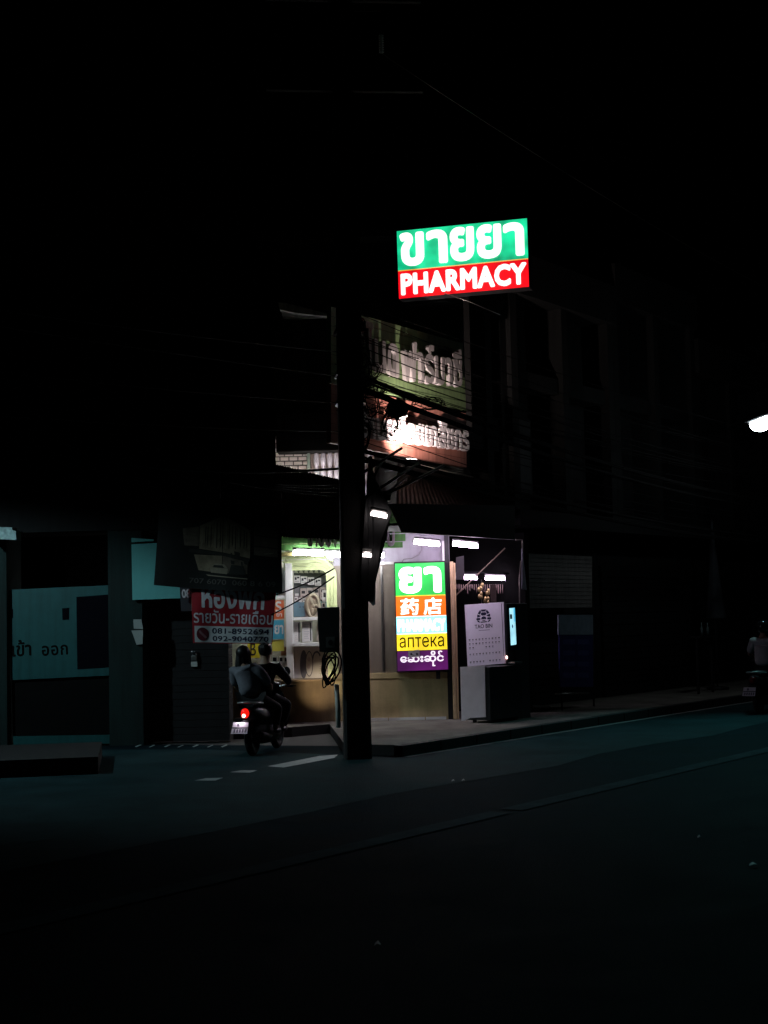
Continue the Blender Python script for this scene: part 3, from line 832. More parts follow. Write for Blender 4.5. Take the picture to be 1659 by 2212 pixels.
# balustrade of turned posts
ba = thing('balustrade', W, (W.uz(670, 1030, 0.2)[0], 0.2, 4.3), 'white turned balustrade on the balcony beside the white brick wall', 'balustrade')
zb0, zb1 = W.uz(720, 1075, 0.2)[1], W.uz(720, 975, 0.2)[1]
for k in range(9):
    x = W.uz(684 + k * 14.5, 1000, 0.2)[0]
    mb = MB(W)
    prof = []
    H = zb1 - zb0
    for i in range(25):
        f = i / 24
        prof.append((0.030 + 0.022 * abs(math.sin(f * math.pi * 3)), f * H))
    mb.lathe((x, 0.2, zb0), prof, whitewall, 10); mb.build('baluster', ba)
mb = MB(W)
ux0, ux1 = W.uz(664, 1000, 0.2)[0], W.uz(812, 1000, 0.2)[0]
mb.box(ux0, ux1, 0.12, 0.28, zb1, zb1 + 0.1, whitewall, 0.01)
mb.box(ux0, ux1, 0.12, 0.28, zb0 - 0.12, zb0, whitewall, 0.01)
mb.box(ux0 - 0.0, ux0 + 0.05, 0.13, 0.27, zb0, zb1, mat('green_post', (0.12, 0.15, 0.13), 0.6)); mb.build('rail', ba)
# balcony lamp behind the awning edge
tube_lamp(W, 648, 1048, 706, 1063, -0.25, 'balcony tube behind the dark awning lighting the white brick', emit('tube_glow_warm', (1.0, 0.90, 0.85), 120.0), 0.03, None, 'balcony_lamp', -1)
tube_lamp(W, 752, 1086, 800, 1094, -0.1, 'balcony tube behind the pole lighting the pinkish wall', emit('tube_glow_warm', None, None), 0.03, None, 'balcony_lamp', -1)

# ------------------------------------------------------------------ big painted signs on the street front
gs = thing('green_name_sign', F, F.p3(888, 830, 0), 'dull green facade board with large raised grey white Thai letters', 'sign')
mb = MB(F)
GQ = [(715, 662), (1000, 742), (1007, 886), (715, 826)]
mb.pxpoly(GQ, 0.0, 0.08, greenboard)
for k in range(1, 8):
    f = k / 8
    l = (715, 662 + 164 * f); r_ = (1000 + 7 * f, 742 + 144 * f)
    mb.pxpoly([l, r_, (r_[0], r_[1] + 1.0), (l[0], l[1] + 1.0)], -0.004, 0.003, mat('board_seam', (0.03, 0.05, 0.02), 0.7))
mb.build('board', gs)
mb = MB(F)
for s_, q in (('ไนด', [(781, 694), (853, 716), (855, 818), (784, 796)]), ('ฟาร์มาซี', [(864, 730), (990, 757), (992, 838), (866, 824)])):
    mb.text(s_, q, -0.05, letterw, 0.028, 0.07)
mb.build('raised_letters', gs)
rs = thing('red_name_sign', F, F.p3(890, 985, 0), 'reddish facade board with raised white Thai letters lit by a floodlight', 'sign')
mb = MB(F)
RQ = [(715, 829), (1006, 893), (1008, 1010), (715, 956)]
mb.pxpoly(RQ, 0.01, 0.08, redboard)
for k in range(1, 6):
    f = k / 6
    l = (715, 829 + 127 * f); r_ = (1006, 893 + 117 * f)
    mb.pxpoly([l, r_, (r_[0], r_[1] + 0.8), (l[0], l[1] + 0.8)], 0.006, 0.003, mat('red_board_seam', (0.16, 0.04, 0.03), 0.7))
mb.build('board', rs)
mb = MB(F)
mb.text('ร้านยาโดยเภสัชกร', [(772, 876), (1005, 912), (1007, 976), (774, 946)], -0.06, mat('sign_letter_bright', (0.64, 0.6, 0.62), 0.35, var=0.12, stain=0.1), 0.03, 0.07)
mb.build('raised_letters', rs)
# floodlight under the red sign
fl = thing('floodlight', F, F.p3(890, 985, -0.5), 'small dark floodlight on a bracket lighting the red sign from below', 'lamp')
c = Vector(F.p3(888, 992, -0.5))
mb = MB(F)
mb.box(c.x - 0.12, c.x + 0.12, c.y - 0.07, c.y + 0.05, c.z - 0.12, c.z - 0.005, black, 0.01)
mb.tube([c + Vector((0, 0.05, -0.1)), c + Vector((0, 0.5, -0.15))], 0.02, black)
mb.build('housing', fl)
mb = MB(F)
mb.box(c.x - 0.1, c.x + 0.1, c.y - 0.05, c.y + 0.03, c.z - 0.004, c.z + 0.004, emit('flood_lens', (1, 0.86, 0.8), 10.0)); mb.build('lens', fl)
sp = bpy.data.lights.new('flood_beam', 'SPOT'); so = bpy.data.objects.new('flood_beam', sp); col.objects.link(so)
sp.energy = 500; sp.color = (1.0, 0.80, 0.74); sp.spot_size = R(106); sp.spot_blend = 0.9; sp.shadow_soft_size = 0.06
pl = F.w(*(c + Vector((0, 0, 0.03)))); tgt = F.w(*F.p3(892, 880, -0.05))
so.matrix_world = Matrix.Translation(pl) @ (tgt - pl).to_track_quat('-Z', 'Y').to_matrix().to_4x4()
so.parent = fl; so.matrix_parent_inverse = fl.matrix_world.inverted()

# ------------------------------------------------------------------ high lightbox
ph = thing('pharmacy_lightbox', S, S.p3(1000, 645, 0), 'bright lightbox with green upper and red lower half reading PHARMACY', 'sign')
PQ = [(857, 499.5), (1138, 471.5), (1142.5, 619), (862, 645)]
def pq(a, b):
    return tuple((PQ[0][i] * (1 - a) + PQ[1][i] * a) * (1 - b) + (PQ[3][i] * (1 - a) + PQ[2][i] * a) * b for i in (0, 1))
mb = MB(S)
mb.pxpoly([pq(-0.004, -0.008), pq(1.004, -0.008), pq(1.004, 1.008), pq(-0.004, 1.008)], 0.012, 0.28, darksteel)
mb.build('casing', ph)
mb = MB(S)
mb.pxpoly([pq(0, 0), pq(1, 0), pq(1, 0.585), pq(0, 0.585)], 0.0, 0.011, emit('acrylic_seagreen', (0.008, 0.66, 0.30), 1.0, (0.05, 0.4, 0.2), 0.55, 2.6))
mb.pxpoly([pq(0, 0.585), pq(1, 0.585), pq(1, 0.598), pq(0, 0.598)], 0.0, 0.011, emit('acrylic_amber', (1, 0.45, 0.02), 0.9))
for ch, a, b, t0 in (('ข', 0.02, 0.205, 0.035), ('า', 0.225, 0.385, 0.035), ('ย', 0.405, 0.59, 0.03), ('ย', 0.61, 0.80, 0.03), ('า', 0.815, 0.975, 0.04)):
    mb.text(ch, [pq(a, t0), pq(b, t0), pq(b, 0.535), pq(a, 0.535)], -0.006, lw, 0.038, 0.006)
mb.build('green_panel', ph)
mb = MB(S)
mb.pxpoly([pq(0, 0.598), pq(1, 0.598), pq(1, 1), pq(0, 1)], 0.0, 0.011, emit('acrylic_red', (1.0, 0.004, 0.012), 0.95, (0.5, 0.02, 0.02), 0.4, 2.6))
mb.text('PHARMACY', [pq(0.018, 0.635), pq(0.985, 0.635), pq(0.985, 0.96), pq(0.018, 0.96)], -0.006, lw, 0.048, 0.006, space=0.03)
mb.build('red_panel', ph)
mb = MB(S)
c = Vector(S.p3(1000, 560, 0.15))
mb.box(c.x - 0.05, c.x + 0.05, 0.3, 0.4, 5.0, c.z + 0.5, mattblack)
mb.box(c.x - 0.8, c.x + 0.8, 0.293, 0.35, c.z - 0.2, c.z - 0.12, mattblack)
mb.build('support', ph)
mb = MB(S)
mb.tube([S.p3(960, 634, -0.05), S.p3(1010, 650, 0.02), S.p3(1080, 680, 0.5)], 0.008, steel, 6)
tag(mb.build('stay_wire'), 'thin bright stay wire below the red half of the lightbox', 'wire')

# ------------------------------------------------------------------ bay with the coffee machine
bay = thing('vending_bay', F, (1.0, 1.0, 0.15), 'dark open shop bay with a patterned back wall behind the vending machine', 'shop')
mb = MB(F)
mb.box(-0.05, 2.15, 2.2, 2.3, 0.15, 3.4, mattblack)
mb.box(2.05, 2.2, 0.02, 2.19, 0.15, 3.4, mattblack)
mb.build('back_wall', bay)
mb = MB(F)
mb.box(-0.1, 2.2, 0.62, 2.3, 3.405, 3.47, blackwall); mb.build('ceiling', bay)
# hanging strips / pegs on the back wall
mb = MB(W)
pegm = mat('hanging_goods', (0.16, 0.11, 0.10), 0.5, var=0.5)
for k in range(22):
    x = 986 + k * 4.7
    mb.pxpoly([(x, 1262), (x + 1.8, 1262), (x + 1.8, 1270 + random.random() * 16), (x, 1270 + random.random() * 10)], 1.35, 0.01, pegm)
tag(mb.build('bead_fringe'), 'brownish beaded fringe hanging below the tubes of the bay', 'curtain')
mb = MB(W)
for k in range(14):
    x = 1034 + random.random() * 22
    y = 1262 + random.random() * 40
    p = W.p3(x, y, 1.25)
    mb.ball(p, 0.03, 0.03, 0.05, mat('brass_ornament', (0.4, 0.3, 0.14), 0.35, 0.7), 5)
mb.tube([W.p3(1040, 1252, 1.25), W.p3(1041, 1330, 1.25)], 0.008, steel)
tag(mb.build('hanging_ornament'), 'small brass ornament cluster hanging over the vending machine', 'ornament')
mb = MB(W)
mb.tube([W.p3(1091, 1184, 0.0), W.p3(985, 1286, -0.05)], 0.013, mat('pale_bar', (0.45, 0.33, 0.26), 0.5), 6)
tag(mb.build('brace_bar'), 'pale diagonal brace bar across the vending bay', 'bar')
mb = MB(W)
mb.tube([W.p3(985, 1235, 0.6), W.p3(1100, 1239, 0.6)], 0.02, darksteel, 6)
tag(mb.build('curtain_rail'), 'dark rail across the bay above the inner tubes', 'rail')
mb = MB(W)
mb.pxbox(1060, 1262, 1072, 1300, 0.9, 1.0, mat('brown_post', (0.13, 0.09, 0.08), 0.6), 0.005)
tag(mb.build('bay_upright'), 'short brown upright at the back of the bay above the machine', 'post')
mb = MB(W)
mb.pxpoly([(985, 1204), (1002, 1200), (1003, 1252), (985, 1252)], 0.5, 0.03, mat('grey_panel', (0.12, 0.11, 0.12), 0.5))
tag(mb.build('switch_panel'), 'grey rectangular panel on the bay wall next to the bronze post', 'panel')

# vending machine
vm = thing('vending_machine', V, (-0.39, 0.38, 0.15), 'drinks vending machine with a white side panel printed with a turtle emblem', 'vending machine')
VM_T = 1.95 + (1328 - 1303) / (FPX / 25.9)
SQ = [(1003.5, 1306.5), (1088, 1300.5), (1092, 1433), (1010, 1440)]
bodym = mat('machine_body', (0.035, 0.04, 0.045), 0.35, var=0.2)
mb = MB(V)
ztop = V.uz(1050, 1304)[1]
mb.box(-0.78, -0.003, 0.004, 0.75, 0.15, ztop - 0.004, bodym, 0.012)
mb.build('body', vm)
def sq(a, b):
    return tuple((SQ[0][i] * (1 - a) + SQ[1][i] * a) * (1 - b) + (SQ[3][i] * (1 - a) + SQ[2][i] * a) * b for i in (0, 1))
navy = mat('navy_print', (0.012, 0.012, 0.05), 0.5, var=0.1)
sidep = mat('machine_white_panel', (0.74, 0.68, 0.82), 0.35, var=0.05)
mb = MB(V)
mb.pxpoly([sq(0, 0), sq(1, 0), sq(1, 1), sq(0, 1)], -0.012, 0.014, sidep)
mb.pxpoly([sq(0.935, 0.02), sq(0.95, 0.02), sq(0.965, 0.88), sq(0.955, 0.88)], -0.0135, 0.001, navy)
# turtle emblem: shell plates, head, flippers
cx, cy, sx, sy = 0.475, 0.20, 0.165, 0.105
def em(pts): mb.pxpoly([sq(cx + x * sx, cy - y * sy) for x, y in pts], -0.0145, 0.002, navy)
em([(-0.42, 0.98), (0.42, 0.98), (0.30, 0.66), (-0.30, 0.66)])
for s_ in (-1, 1):
    em([(s_ * 0.50, 0.95), (s_ * 0.92, 0.42), (s_ * 0.60, 0.22), (s_ * 0.37, 0.60)])
    em([(s_ * 0.99, 0.30), (s_ * 1.02, -0.22), (s_ * 0.62, -0.12), (s_ * 0.40, 0.05), (s_ * 0.62, 0.12)])
    em([(s_ * 1.18, -0.42), (s_ * 1.05, -0.28), (s_ * 0.6, -0.28), (s_ * 0.52, -0.45), (s_ * 0.62, -0.62), (s_ * 1.02, -0.62), (s_ * 0.98, -0.85), (s_ * 0.7, -1.0), (s_ * 0.55, -0.98), (s_ * 0.8, -0.7), (s_ * 1.1, -0.6)])
em([(-0.28, 0.55), (0.28, 0.55), (0.48, 0.30), (0.26, 0.04), (-0.26, 0.04), (-0.48, 0.30)])
em([(-0.30, -0.18), (0, -0.06), (0.30, -0.18), (0.40, -0.45), (0.28, -0.58), (0.1, -0.48), (0, -0.60), (-0.1, -0.48), (-0.28, -0.58), (-0.40, -0.45)])
em([(-0.2, -0.66), (0.2, -0.66), (0.24, -0.78), (-0.24, -0.78)])
em([(-0.55, -0.88), (0.5, -0.86), (0.42, -1.02), (-0.45, -1.04)])
mb.text('TAO BIN', [sq(0.235, 0.335), sq(0.69, 0.335), sq(0.69, 0.40), sq(0.235, 0.40)], -0.0135, navy, 0.015, 0.001)
fine = mat('violet_print', (0.13, 0.11, 0.22), 0.5)
for k in range(12): mb.pxpoly([sq(0.335 + k * 0.024, 0.428), sq(0.353 + k * 0.024, 0.428), sq(0.353 + k * 0.024, 0.438), sq(0.335 + k * 0.024, 0.438)], -0.0135, 0.001, fine)
for y, cols in ((0.565, range(5)), (0.565, range(5, 10)), (0.63, range(10)), (0.695, (0, 1, 5, 6, 7)), (0.80, range(10)), (0.925, (0, 1, 2, 3, 4, 6, 7, 8, 9))):
    for c_ in cols:
        x = 0.085 + c_ * 0.085
        w_ = 0.016 + 0.008 * random.random()
        hh = 0.017
        mb.pxpoly([sq(x - w_, y), sq(x + w_, y - 0.003), sq(x + w_ * 0.7, y + hh), sq(x - w_ * 0.6, y + hh)], -0.0135, 0.001, fine if random.random() < 0.4 else navy)
        mb.pxpoly([sq(x - 0.02, y + 0.028), sq(x + 0.022, y + 0.026), sq(x + 0.022, y + 0.03), sq(x - 0.02, y + 0.032)], -0.0135, 0.001, fine)
mb.build('side_panel', vm)
mb = MB(V2)
BASE['vm2'] = Vector((0, 0, 0))
# front parts are built in the front's frame and re-based onto the machine
def reframe(mb, fr):
    M = fr.I @ mb.fr.M
    for v in mb.bm.verts: v.co = M @ v.co
    mb.fr = fr
mb.pxpoly([(1095, 1308), (1117, 1306), (1121, 1402), (1098, 1405)], -0.012, 0.011, mat('screen_bezel', (0.015, 0.02, 0.025), 0.25))
reframe(mb, V); mb.build('bezel', vm)
mb = MB(V2)
scr = emit('screen_blue', (0.10, 0.62, 0.95), 0.95, (0.1, 0.1, 0.1), 0.15, 5)
mb.pxpoly([(1100.5, 1314), (1112, 1313), (1115.5, 1392), (1104, 1394)], -0.016, 0.003, emit('screen_pale', (0.42, 0.85, 1.0), 1.0, (0.1, 0.1, 0.1), 0.15, 5))
mb.pxpoly([(1109, 1314), (1112, 1313.5), (1113.2, 1345), (1110, 1340)], -0.018, 0.001, scr)
mb.pxpoly([(1101.5, 1327), (1106, 1327), (1106.5, 1337), (1102, 1337)], -0.018, 0.001, mat('screen_dark', (0.05, 0.05, 0.15), 0.3))
mb.pxpoly([(1106.5, 1348), (1108.5, 1352), (1108, 1358), (1106, 1354)], -0.018, 0.001, mat('screen_blueink', (0.02, 0.1, 0.3), 0.3))
reframe(mb, V); mb.build('screen', vm)
mb = MB(V2)
mb.ball(V2.p3(1094.5, 1420, -0.01), 0.02, 0.015, 0.03, emit('indicator_pink', (1.0, 0.55, 0.5), 5), 8)
reframe(mb, V); mb.build('indicator_light', vm)
mb = MB(V2)
u0, z0 = V2.uz(1098, 1434); u1, _ = V2.uz(1114, 1431)
mb.box(u0, u1, -0.13, -0.002, z0, z0 + 0.03, steel, 0.004)
mb.pxpoly([(1109, 1403), (1115, 1402), (1116, 1426), (1110, 1427)], -0.004, 0.003, black)
reframe(mb, V); mb.build('cup_shelf', vm)
# cabinet in front with a white end board
CB = Vector((1.669, 25.2, 0))
Cf = Fr(CB.x, CB.y, ROADA - R(90))
zc = Cf.uz(1020, 1441)[1]
cb = thing('counter_cabinet', Cf, (-0.25, 0.54, 0.15), 'black counter with a white end board standing in front of the vending machine', 'counter')
mb = MB(Cf); mb.box(-0.47, -0.002, 0.02, 1.08, 0.2, zc, mat('cabinet_black', (0.015, 0.016, 0.018), 0.4), 0.008); mb.build('body', cb)
mb = MB(Cf)
mb.poly([Cf.uz(*p) for p in ((994, 1441), (1047, 1438), (1049, 1549), (1015, 1551), (1003, 1557), (997, 1557))], 0.0, 0.018, mat('white_board', (0.72, 0.66, 0.72), 0.45, var=0.1)); mb.build('end_board', cb)
mb = MB(Cf)
for u in (-0.4, -0.1):
    for d in (0.1, 0.95): mb.box(u, u + 0.05, d, d + 0.05, 0.15, 0.199, black)
mb.build('feet', cb)

# thin frame and cloth at the right of the bay
mb = MB(F)
A_, B_ = 2.05, 2.2
mb.tube([F.p3(1114, 1166, -0.15), F.p3(1128, 1166, -0.15), F.p3(1129, 1210, -0.15), F.p3(1125, 1212, -0.15), F.p3(1122, 1250, -0.15), F.p3(1123, 1398, -0.15), F.p3(1140, 1400, -0.15)], 0.012, mat('pale_bar2', (0.35, 0.31, 0.27), 0.4, 0.5), 6)
tag(mb.build('metal_hanger'), 'thin pale metal frame hung at the right corner of the vending bay', 'frame')
mb = MB(F)
mb.pxpoly([(1128, 1185), (1133, 1225), (1138, 1275), (1128, 1272)], -0.17, 0.02, mat('white_cloth', (0.5, 0.5, 0.6), 0.7))
tag(mb.build('white_cloth'), 'narrow white cloth hanging from the metal frame right of the bay', 'cloth')
mb = MB(F)
mb.ball(F.p3(1128, 1430, -0.2), 0.05, 0.05, 0.06, mat('brown_bottle', (0.3, 0.18, 0.12), 0.3), 8)
mb.lathe(F.p3(1127, 1420, -0.2), [(0.02, 0), (0.015, 0.12)], steel, 8)
tag(mb.build('tap_bottle'), 'small brownish dispenser knob right of the vending machine screen', 'dispenser')

# ------------------------------------------------------------------ shop row along the street
def shophouse(t0, t1, d0, H, label, wallm, colm):
    o = thing('shophouse', F, ((t0 + t1) / 2, d0, 0.15), label, 'shophouse', 'dark shophouses along the street')
    mb = MB(F)
    mb.box(t0, t1, d0 + 0.6, d0 + 8, 0.15, H, wallm)
    mb.box(t0, t1, d0 - 0.1, d0 + 0.599, 3.55, 3.85, colm)
    mb.box(t0, t1, d0 - 0.1, d0 + 0.599, H - 0.8, H, colm)
    mb.box(t0, t1, d0 + 0.1, d0 + 0.598, 6.2, 6.5, colm)
    mb.build('wall', o)
    for x in (t0 + 0.12, (t0 + t1) / 2, t1 - 0.12):
        mb = MB(F); mb.box(x - 0.12, x + 0.12, d0, d0 + 0.597, 3.851, H - 0.801, colm); mb.build('column', o)
    for k, zz in enumerate((4.2, 6.7)):
        for x in (t0 + 0.45, (t0 + t1) / 2 + 0.3):
            if zz + 1.5 < H - 0.8:
                mb = MB(F); mb.box(x, x + (t1 - t0) / 2 - 0.75, d0 + 0.56, d0 + 0.599, zz, zz + 1.5, black); f_ = mb.build('window', o)
    mb = MB(F)
    n = 22
    for i in range(n): mb.box(t0 + 0.2, t1 - 0.2, d0 + 0.52 + 0.02 * (i % 2), d0 + 0.599, 0.16 + i * 0.125, 0.16 + i * 0.125 + 0.12, wallm)
    mb.build('shutter', o)
    return o
labs = ['dark shophouse with upper columns right beside the red sign', 'dark shophouse behind the blue standing board', 'unlit shophouse third along the street from the vending bay',
        'unlit shophouse near the street lamp with shuttered front', 'farthest unlit shophouse at the right edge of the street']
for i in range(5):
    t0 = 0.15 + i * 4.2 if i else 0.15
    if i == 0:
        o = thing('shophouse', F, (1.2, 1.0, 3.5), labs[0], 'shophouse', 'dark shophouses along the street')
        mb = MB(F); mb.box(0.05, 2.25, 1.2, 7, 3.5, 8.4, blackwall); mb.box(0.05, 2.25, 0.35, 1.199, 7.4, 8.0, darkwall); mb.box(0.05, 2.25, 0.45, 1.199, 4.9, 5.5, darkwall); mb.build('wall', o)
        for x in (0.75, 1.6, 2.15):
            mb = MB(F); mb.box(x - 0.11, x + 0.11, 0.4, 1.198, 3.6, 7.399, darkwall); mb.build('column', o)
    else:
        a_ = 2.26 + (i - 1) * 4.3
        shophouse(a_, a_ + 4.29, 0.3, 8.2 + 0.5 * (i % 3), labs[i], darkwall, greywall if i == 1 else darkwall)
# grey shutter panel and opening
mb = MB(F)
mb.pxpoly([(1142, 1196), (1279, 1202), (1279, 1312), (1143, 1314)], 0.26, 0.03, mat('dim_shutter', (0.30, 0.285, 0.27), 0.6, var=0.2, stain=0.2))
for k in range(12): mb.pxpoly([(1142, 1203 + k * 9), (1279, 1208 + k * 8.6), (1279, 1209.2 + k * 8.6), (1142, 1204.2 + k * 9)], 0.25, 0.009, mat('dim_shutter', None))
tag(mb.build('roller_shutter'), 'half closed grey roller shutter above the blue standing board', 'shutter')
sb = thing('standing_board', F, F.p3(1242, 1500, -0.3), 'blue standing board with a pale header on the pavement in front of the shutter', 'sign')
mb = MB(F); mb.pxpoly([(1207, 1328), (1281, 1328), (1281, 1371), (1207, 1371)], -0.3, 0.03, mat('pale_blue_header', (0.30, 0.38, 0.46), 0.5)); 
mb.build('header', sb)
mb = MB(F); mb.pxpoly([(1209, 1372), (1281, 1372), (1282, 1484), (1210, 1484)], -0.295, 0.03, mat('deep_blue_board', (0.03, 0.035, 0.16), 0.5))
for k in range(4):
    for j in range(2): mb.pxpoly([(1216 + j * 32, 1381 + k * 24), (1242 + j * 30, 1381 + k * 24), (1242 + j * 30, 1392 + k * 24), (1216 + j * 32, 1392 + k * 24)], -0.299, 0.003, mat('board_rows', (0.07, 0.08, 0.25), 0.5))
mb.build('panel', sb)
mb = MB(F)
for x in (1210, 1279): mb.tube([F.p3(x, 1330, -0.27), (F.uz(x, 1400, -0.27)[0], -0.27, 0.15)], 0.02, darksteel)
mb.tube([F.p3(1200, 1499, -0.3), F.p3(1272, 1497, -0.3)], 0.018, steel)
mb.build('stand', sb)
# pale rod on the pavement
mb = MB(WF)
a, b = onz(1121, 1524, 0.17), onz(1187, 1526, 0.17)
mb.tube([a, b], 0.012, whitepaint); tag(mb.build('white_rod'), 'thin white rod lying on the pavement right of the black counter', 'rod')

# ------------------------------------------------------------------ utility pole and cables
PX, PY = -0.437, 21.2
Pf = Fr(PX, PY, R(6))
pole = thing('utility_pole', Pf, (0, 0, 0), 'square concrete utility pole at the kerb, black against the lit shop', 'pole')
mb = MB(Pf)
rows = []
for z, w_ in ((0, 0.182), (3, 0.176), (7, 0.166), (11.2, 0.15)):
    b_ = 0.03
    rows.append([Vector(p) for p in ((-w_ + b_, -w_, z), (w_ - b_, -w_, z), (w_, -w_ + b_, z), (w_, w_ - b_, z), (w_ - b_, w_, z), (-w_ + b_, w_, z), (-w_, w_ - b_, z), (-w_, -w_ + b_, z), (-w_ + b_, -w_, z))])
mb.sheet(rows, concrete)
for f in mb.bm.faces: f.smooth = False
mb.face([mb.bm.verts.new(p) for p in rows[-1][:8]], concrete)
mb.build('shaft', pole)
mb = MB(Pf)
for z in (9.3, 10.6):
    mb = MB(Pf); mb.box(-1.1, 1.1, -0.25, -0.16, z, z + 0.1, blackcable); mb.build('crossarm', pole)
for z in (4.9, 5.3, 5.9):
    mb = MB(Pf); mb.box(-0.2, 0.2, -0.22, 0.22, z, z + 0.05, darksteel); mb.build('clamp_band', pole)
ins = Vector(aty(823.5, 75, 21.0))
If = Fr(ins.x, ins.y, 0)
mb = MB(If)
prof = []
for k in range(8):
    z = -k * 0.034
    prof += [(0.012, z), (0.036, z - 0.012), (0.034, z - 0.02), (0.012, z - 0.026)]
mb.lathe((0, 0, ins.z), prof, mat('glazed_porcelain', (0.85, 0.9, 0.9), 0.15), 12)
tag(mb.build('insulator'), 'pale ribbed insulator string hanging alone high above the pole', 'insulator')
mb = MB(If)
mb.tube([(0, 0, ins.z - 0.02), (0, 0, ins.z + 0.35), (-0.5, 0.15, ins.z + 0.42)], 0.015, darksteel)
mb.build('hanger', bpy.data.objects['insulator'])
# electric box with a plate, on the pole
eb = thing('meter_box', Pf, (-0.2, -0.2, 1.9), 'dark grey electric meter box with a pale plate fixed on the pole', 'meter box')
Pp = Fr(PX, PY - 0.24, 0.02)
mb = MB(Pp); mb.pxpoly([(685, 1313), (733, 1311), (733, 1409), (690, 1408)], 0.0, 0.22, mat('meter_grey', (0.06, 0.065, 0.065), 0.6)); reframe(mb, Pf); mb.build('case', eb)
mb = MB(Pp); mb.pxpoly([(704, 1376), (723, 1375), (724, 1399), (704, 1399)], -0.012, 0.011, mat('meter_plate', (0.25, 0.235, 0.22), 0.5)); mb.pxpoly(ell(714, 1388, 5, 6), -0.015, 0.002, darksteel); reframe(mb, Pf); mb.build('plate', eb)
# coil of spare cable
mb = MB(Pp)
for k in range(7):
    cx, cy = 713 + random.uniform(-4, 5), 1440 + random.uniform(-3, 9)
    rx, ry = random.uniform(9, 20), random.uniform(24, 40)
    tw, ph_ = random.uniform(-10, 4), random.uniform(-0.4, 0.4)
    pts = [Pp.p3(cx + rx * math.cos(a) * (1 - 0.25 * math.sin(a)) + tw * math.sin(a), cy + ry * math.sin(a + ph_), -0.03 + 0.014 * k + 0.02 * math.sin(a * 2)) for a in [i * 2 * math.pi / 26 for i in range(27)]]
    mb.tube(pts, random.choice((0.009, 0.011)), blackcable, 6, cap=False)
tag(mb.build('cable_coil'), 'coil of thick black cable hanging under the meter box', 'cable')
mb = MB(Pp)
mb.tube([Pp.p3(727, 1478, 0.1), Pp.p3(730, 1530, 0.1), Pp.p3(731, 1572, 0.1)], 0.035, mat('white_pipe', (0.75, 0.74, 0.68), 0.5), 10)
tag(mb.build('conduit_pipe'), 'pale conduit pipe running down beside the pole under the cable coil', 'pipe')

Q = K0 + RU * 30 + RN * 0.2
def catenary(a, b, sag, n=22):
    return [a.lerp(b, i / n) + Vector((0, 0, -sag * 4 * (i / n) * (1 - i / n))) for i in range(n + 1)]
def wire(a, b, sag, r, label, group, name='overhead_wire', m=blackcable, n=22):
    mb = MB(WF); mb.tube(catenary(a, b, sag, n), r, m, 5)
    return tag(mb.build(name), label, 'wire', group)
for k in range(20):
    z = 4.25 + 0.105 * k + random.uniform(-0.05, 0.05)
    off = random.uniform(-0.22, 0.25)
    wire(Vector((PX, PY - 0.2, z)) + RN * off, Vector((Q.x, Q.y, z + random.uniform(-0.35, 0.35))) + RN * off, random.uniform(0.35, 0.9), random.choice((0.006, 0.007, 0.009)),
         'thin black overhead wire strung from the pole across the facade signs', 'overhead wires running from the pole along the street')
for k in range(6):
    z = 5.12 + 0.045 * k + random.uniform(-0.03, 0.03)
    wire(Vector((PX, PY - 0.2, z)), Vector((Q.x, Q.y, z - 0.4)), 0.75 + 0.09 * random.random(), 0.019,
         'thick black cable in the bundle between the green and the red sign', 'thick cables bundled between the facade signs', 'thick_cable')
for k in range(5):
    z = 4.12 + 0.045 * k + random.uniform(-0.03, 0.03)
    wire(Vector((PX, PY - 0.2, z)), Vector((Q.x, Q.y, z - 0.2)), 0.62 + 0.09 * random.random(), 0.018,
         'thick black cable in the low bundle along the bottom of the red sign', 'thick cables bundled below the red sign', 'thick_cable')
Lq = K0 - RU * 26 + RN * 0.5
for k in range(4):
    z = 4.5 + 0.36 * k + random.uniform(-0.05, 0.05)
    wire(Vector((PX, PY - 0.2, z)), Vector((Lq.x, Lq.y, z + 0.2)), random.uniform(0.3, 0.6), 0.008,
         'thin black overhead wire leaving the pole on its left side', 'overhead wires left of the pole')
lft = L.w(*L.p3(300, 985, 0.0))
for k in range(4):
    wire(Vector((PX - 0.1, PY, 3.62 + 0.06 * k)), Vector((lft.x, lft.y, lft.z + 0.04 * k)), 0.12 + 0.03 * k, 0.014,
         'black service cable from the pole to the dark building on the left', 'service cables to the left building', 'service_cable')
# high wire from the insulator
wire(Vector((ins.x, ins.y, ins.z - 0.27)), Vector((Q.x - 0.5, Q.y, 9.6)), 0.5, 0.006, 'single high bare wire above the lightbox', None, 'high_wire', mat('bare_wire', (0.03, 0.035, 0.035), 0.5, 0.0))
# messy loops of spare cable hung on the wires
Tf = Fr(PX, PY, ROADA)
def loops(cx, cy, rx, ry, n, d, r, label, name='cable_loops'):
    mb = MB(W)
    for k in range(n):
        ox, oy = random.uniform(-0.25, 0.25) * rx, random.uniform(-0.25, 0.25) * ry
        a_ = rx * random.uniform(0.6, 1.1); b_ = ry * random.uniform(0.6, 1.1); ph_ = random.random() * 6
        pts = [W.p3(cx + ox + a_ * math.cos(ph_ + i * 0.3) + 0.15 * rx * math.sin(i * 0.9), cy + oy + b_ * math.sin(ph_ + i * 0.3) + 0.1 * ry * math.cos(i * 1.1), d + random.uniform(-0.03, 0.03)) for i in range(22)]
        mb.tube(pts, r, blackcable, 5)
    return tag(mb.build(name), label, 'cable', 'cable loops hung beside the pole')
loops(857, 885, 22, 17, 12, -4.2, 0.010, 'dense black tangle of cable loops over the middle of the red sign')
loops(800, 868, 20, 30, 7, -4.6, 0.007, 'loose cable loops between the pole and the dense tangle')
loops(790, 792, 14, 34, 6, -4.8, 0.007, 'cable loops next to the pole in front of the green sign')
loops(845, 920, 16, 26, 6, -4.3, 0.007, 'cable loops hanging below the dense tangle')
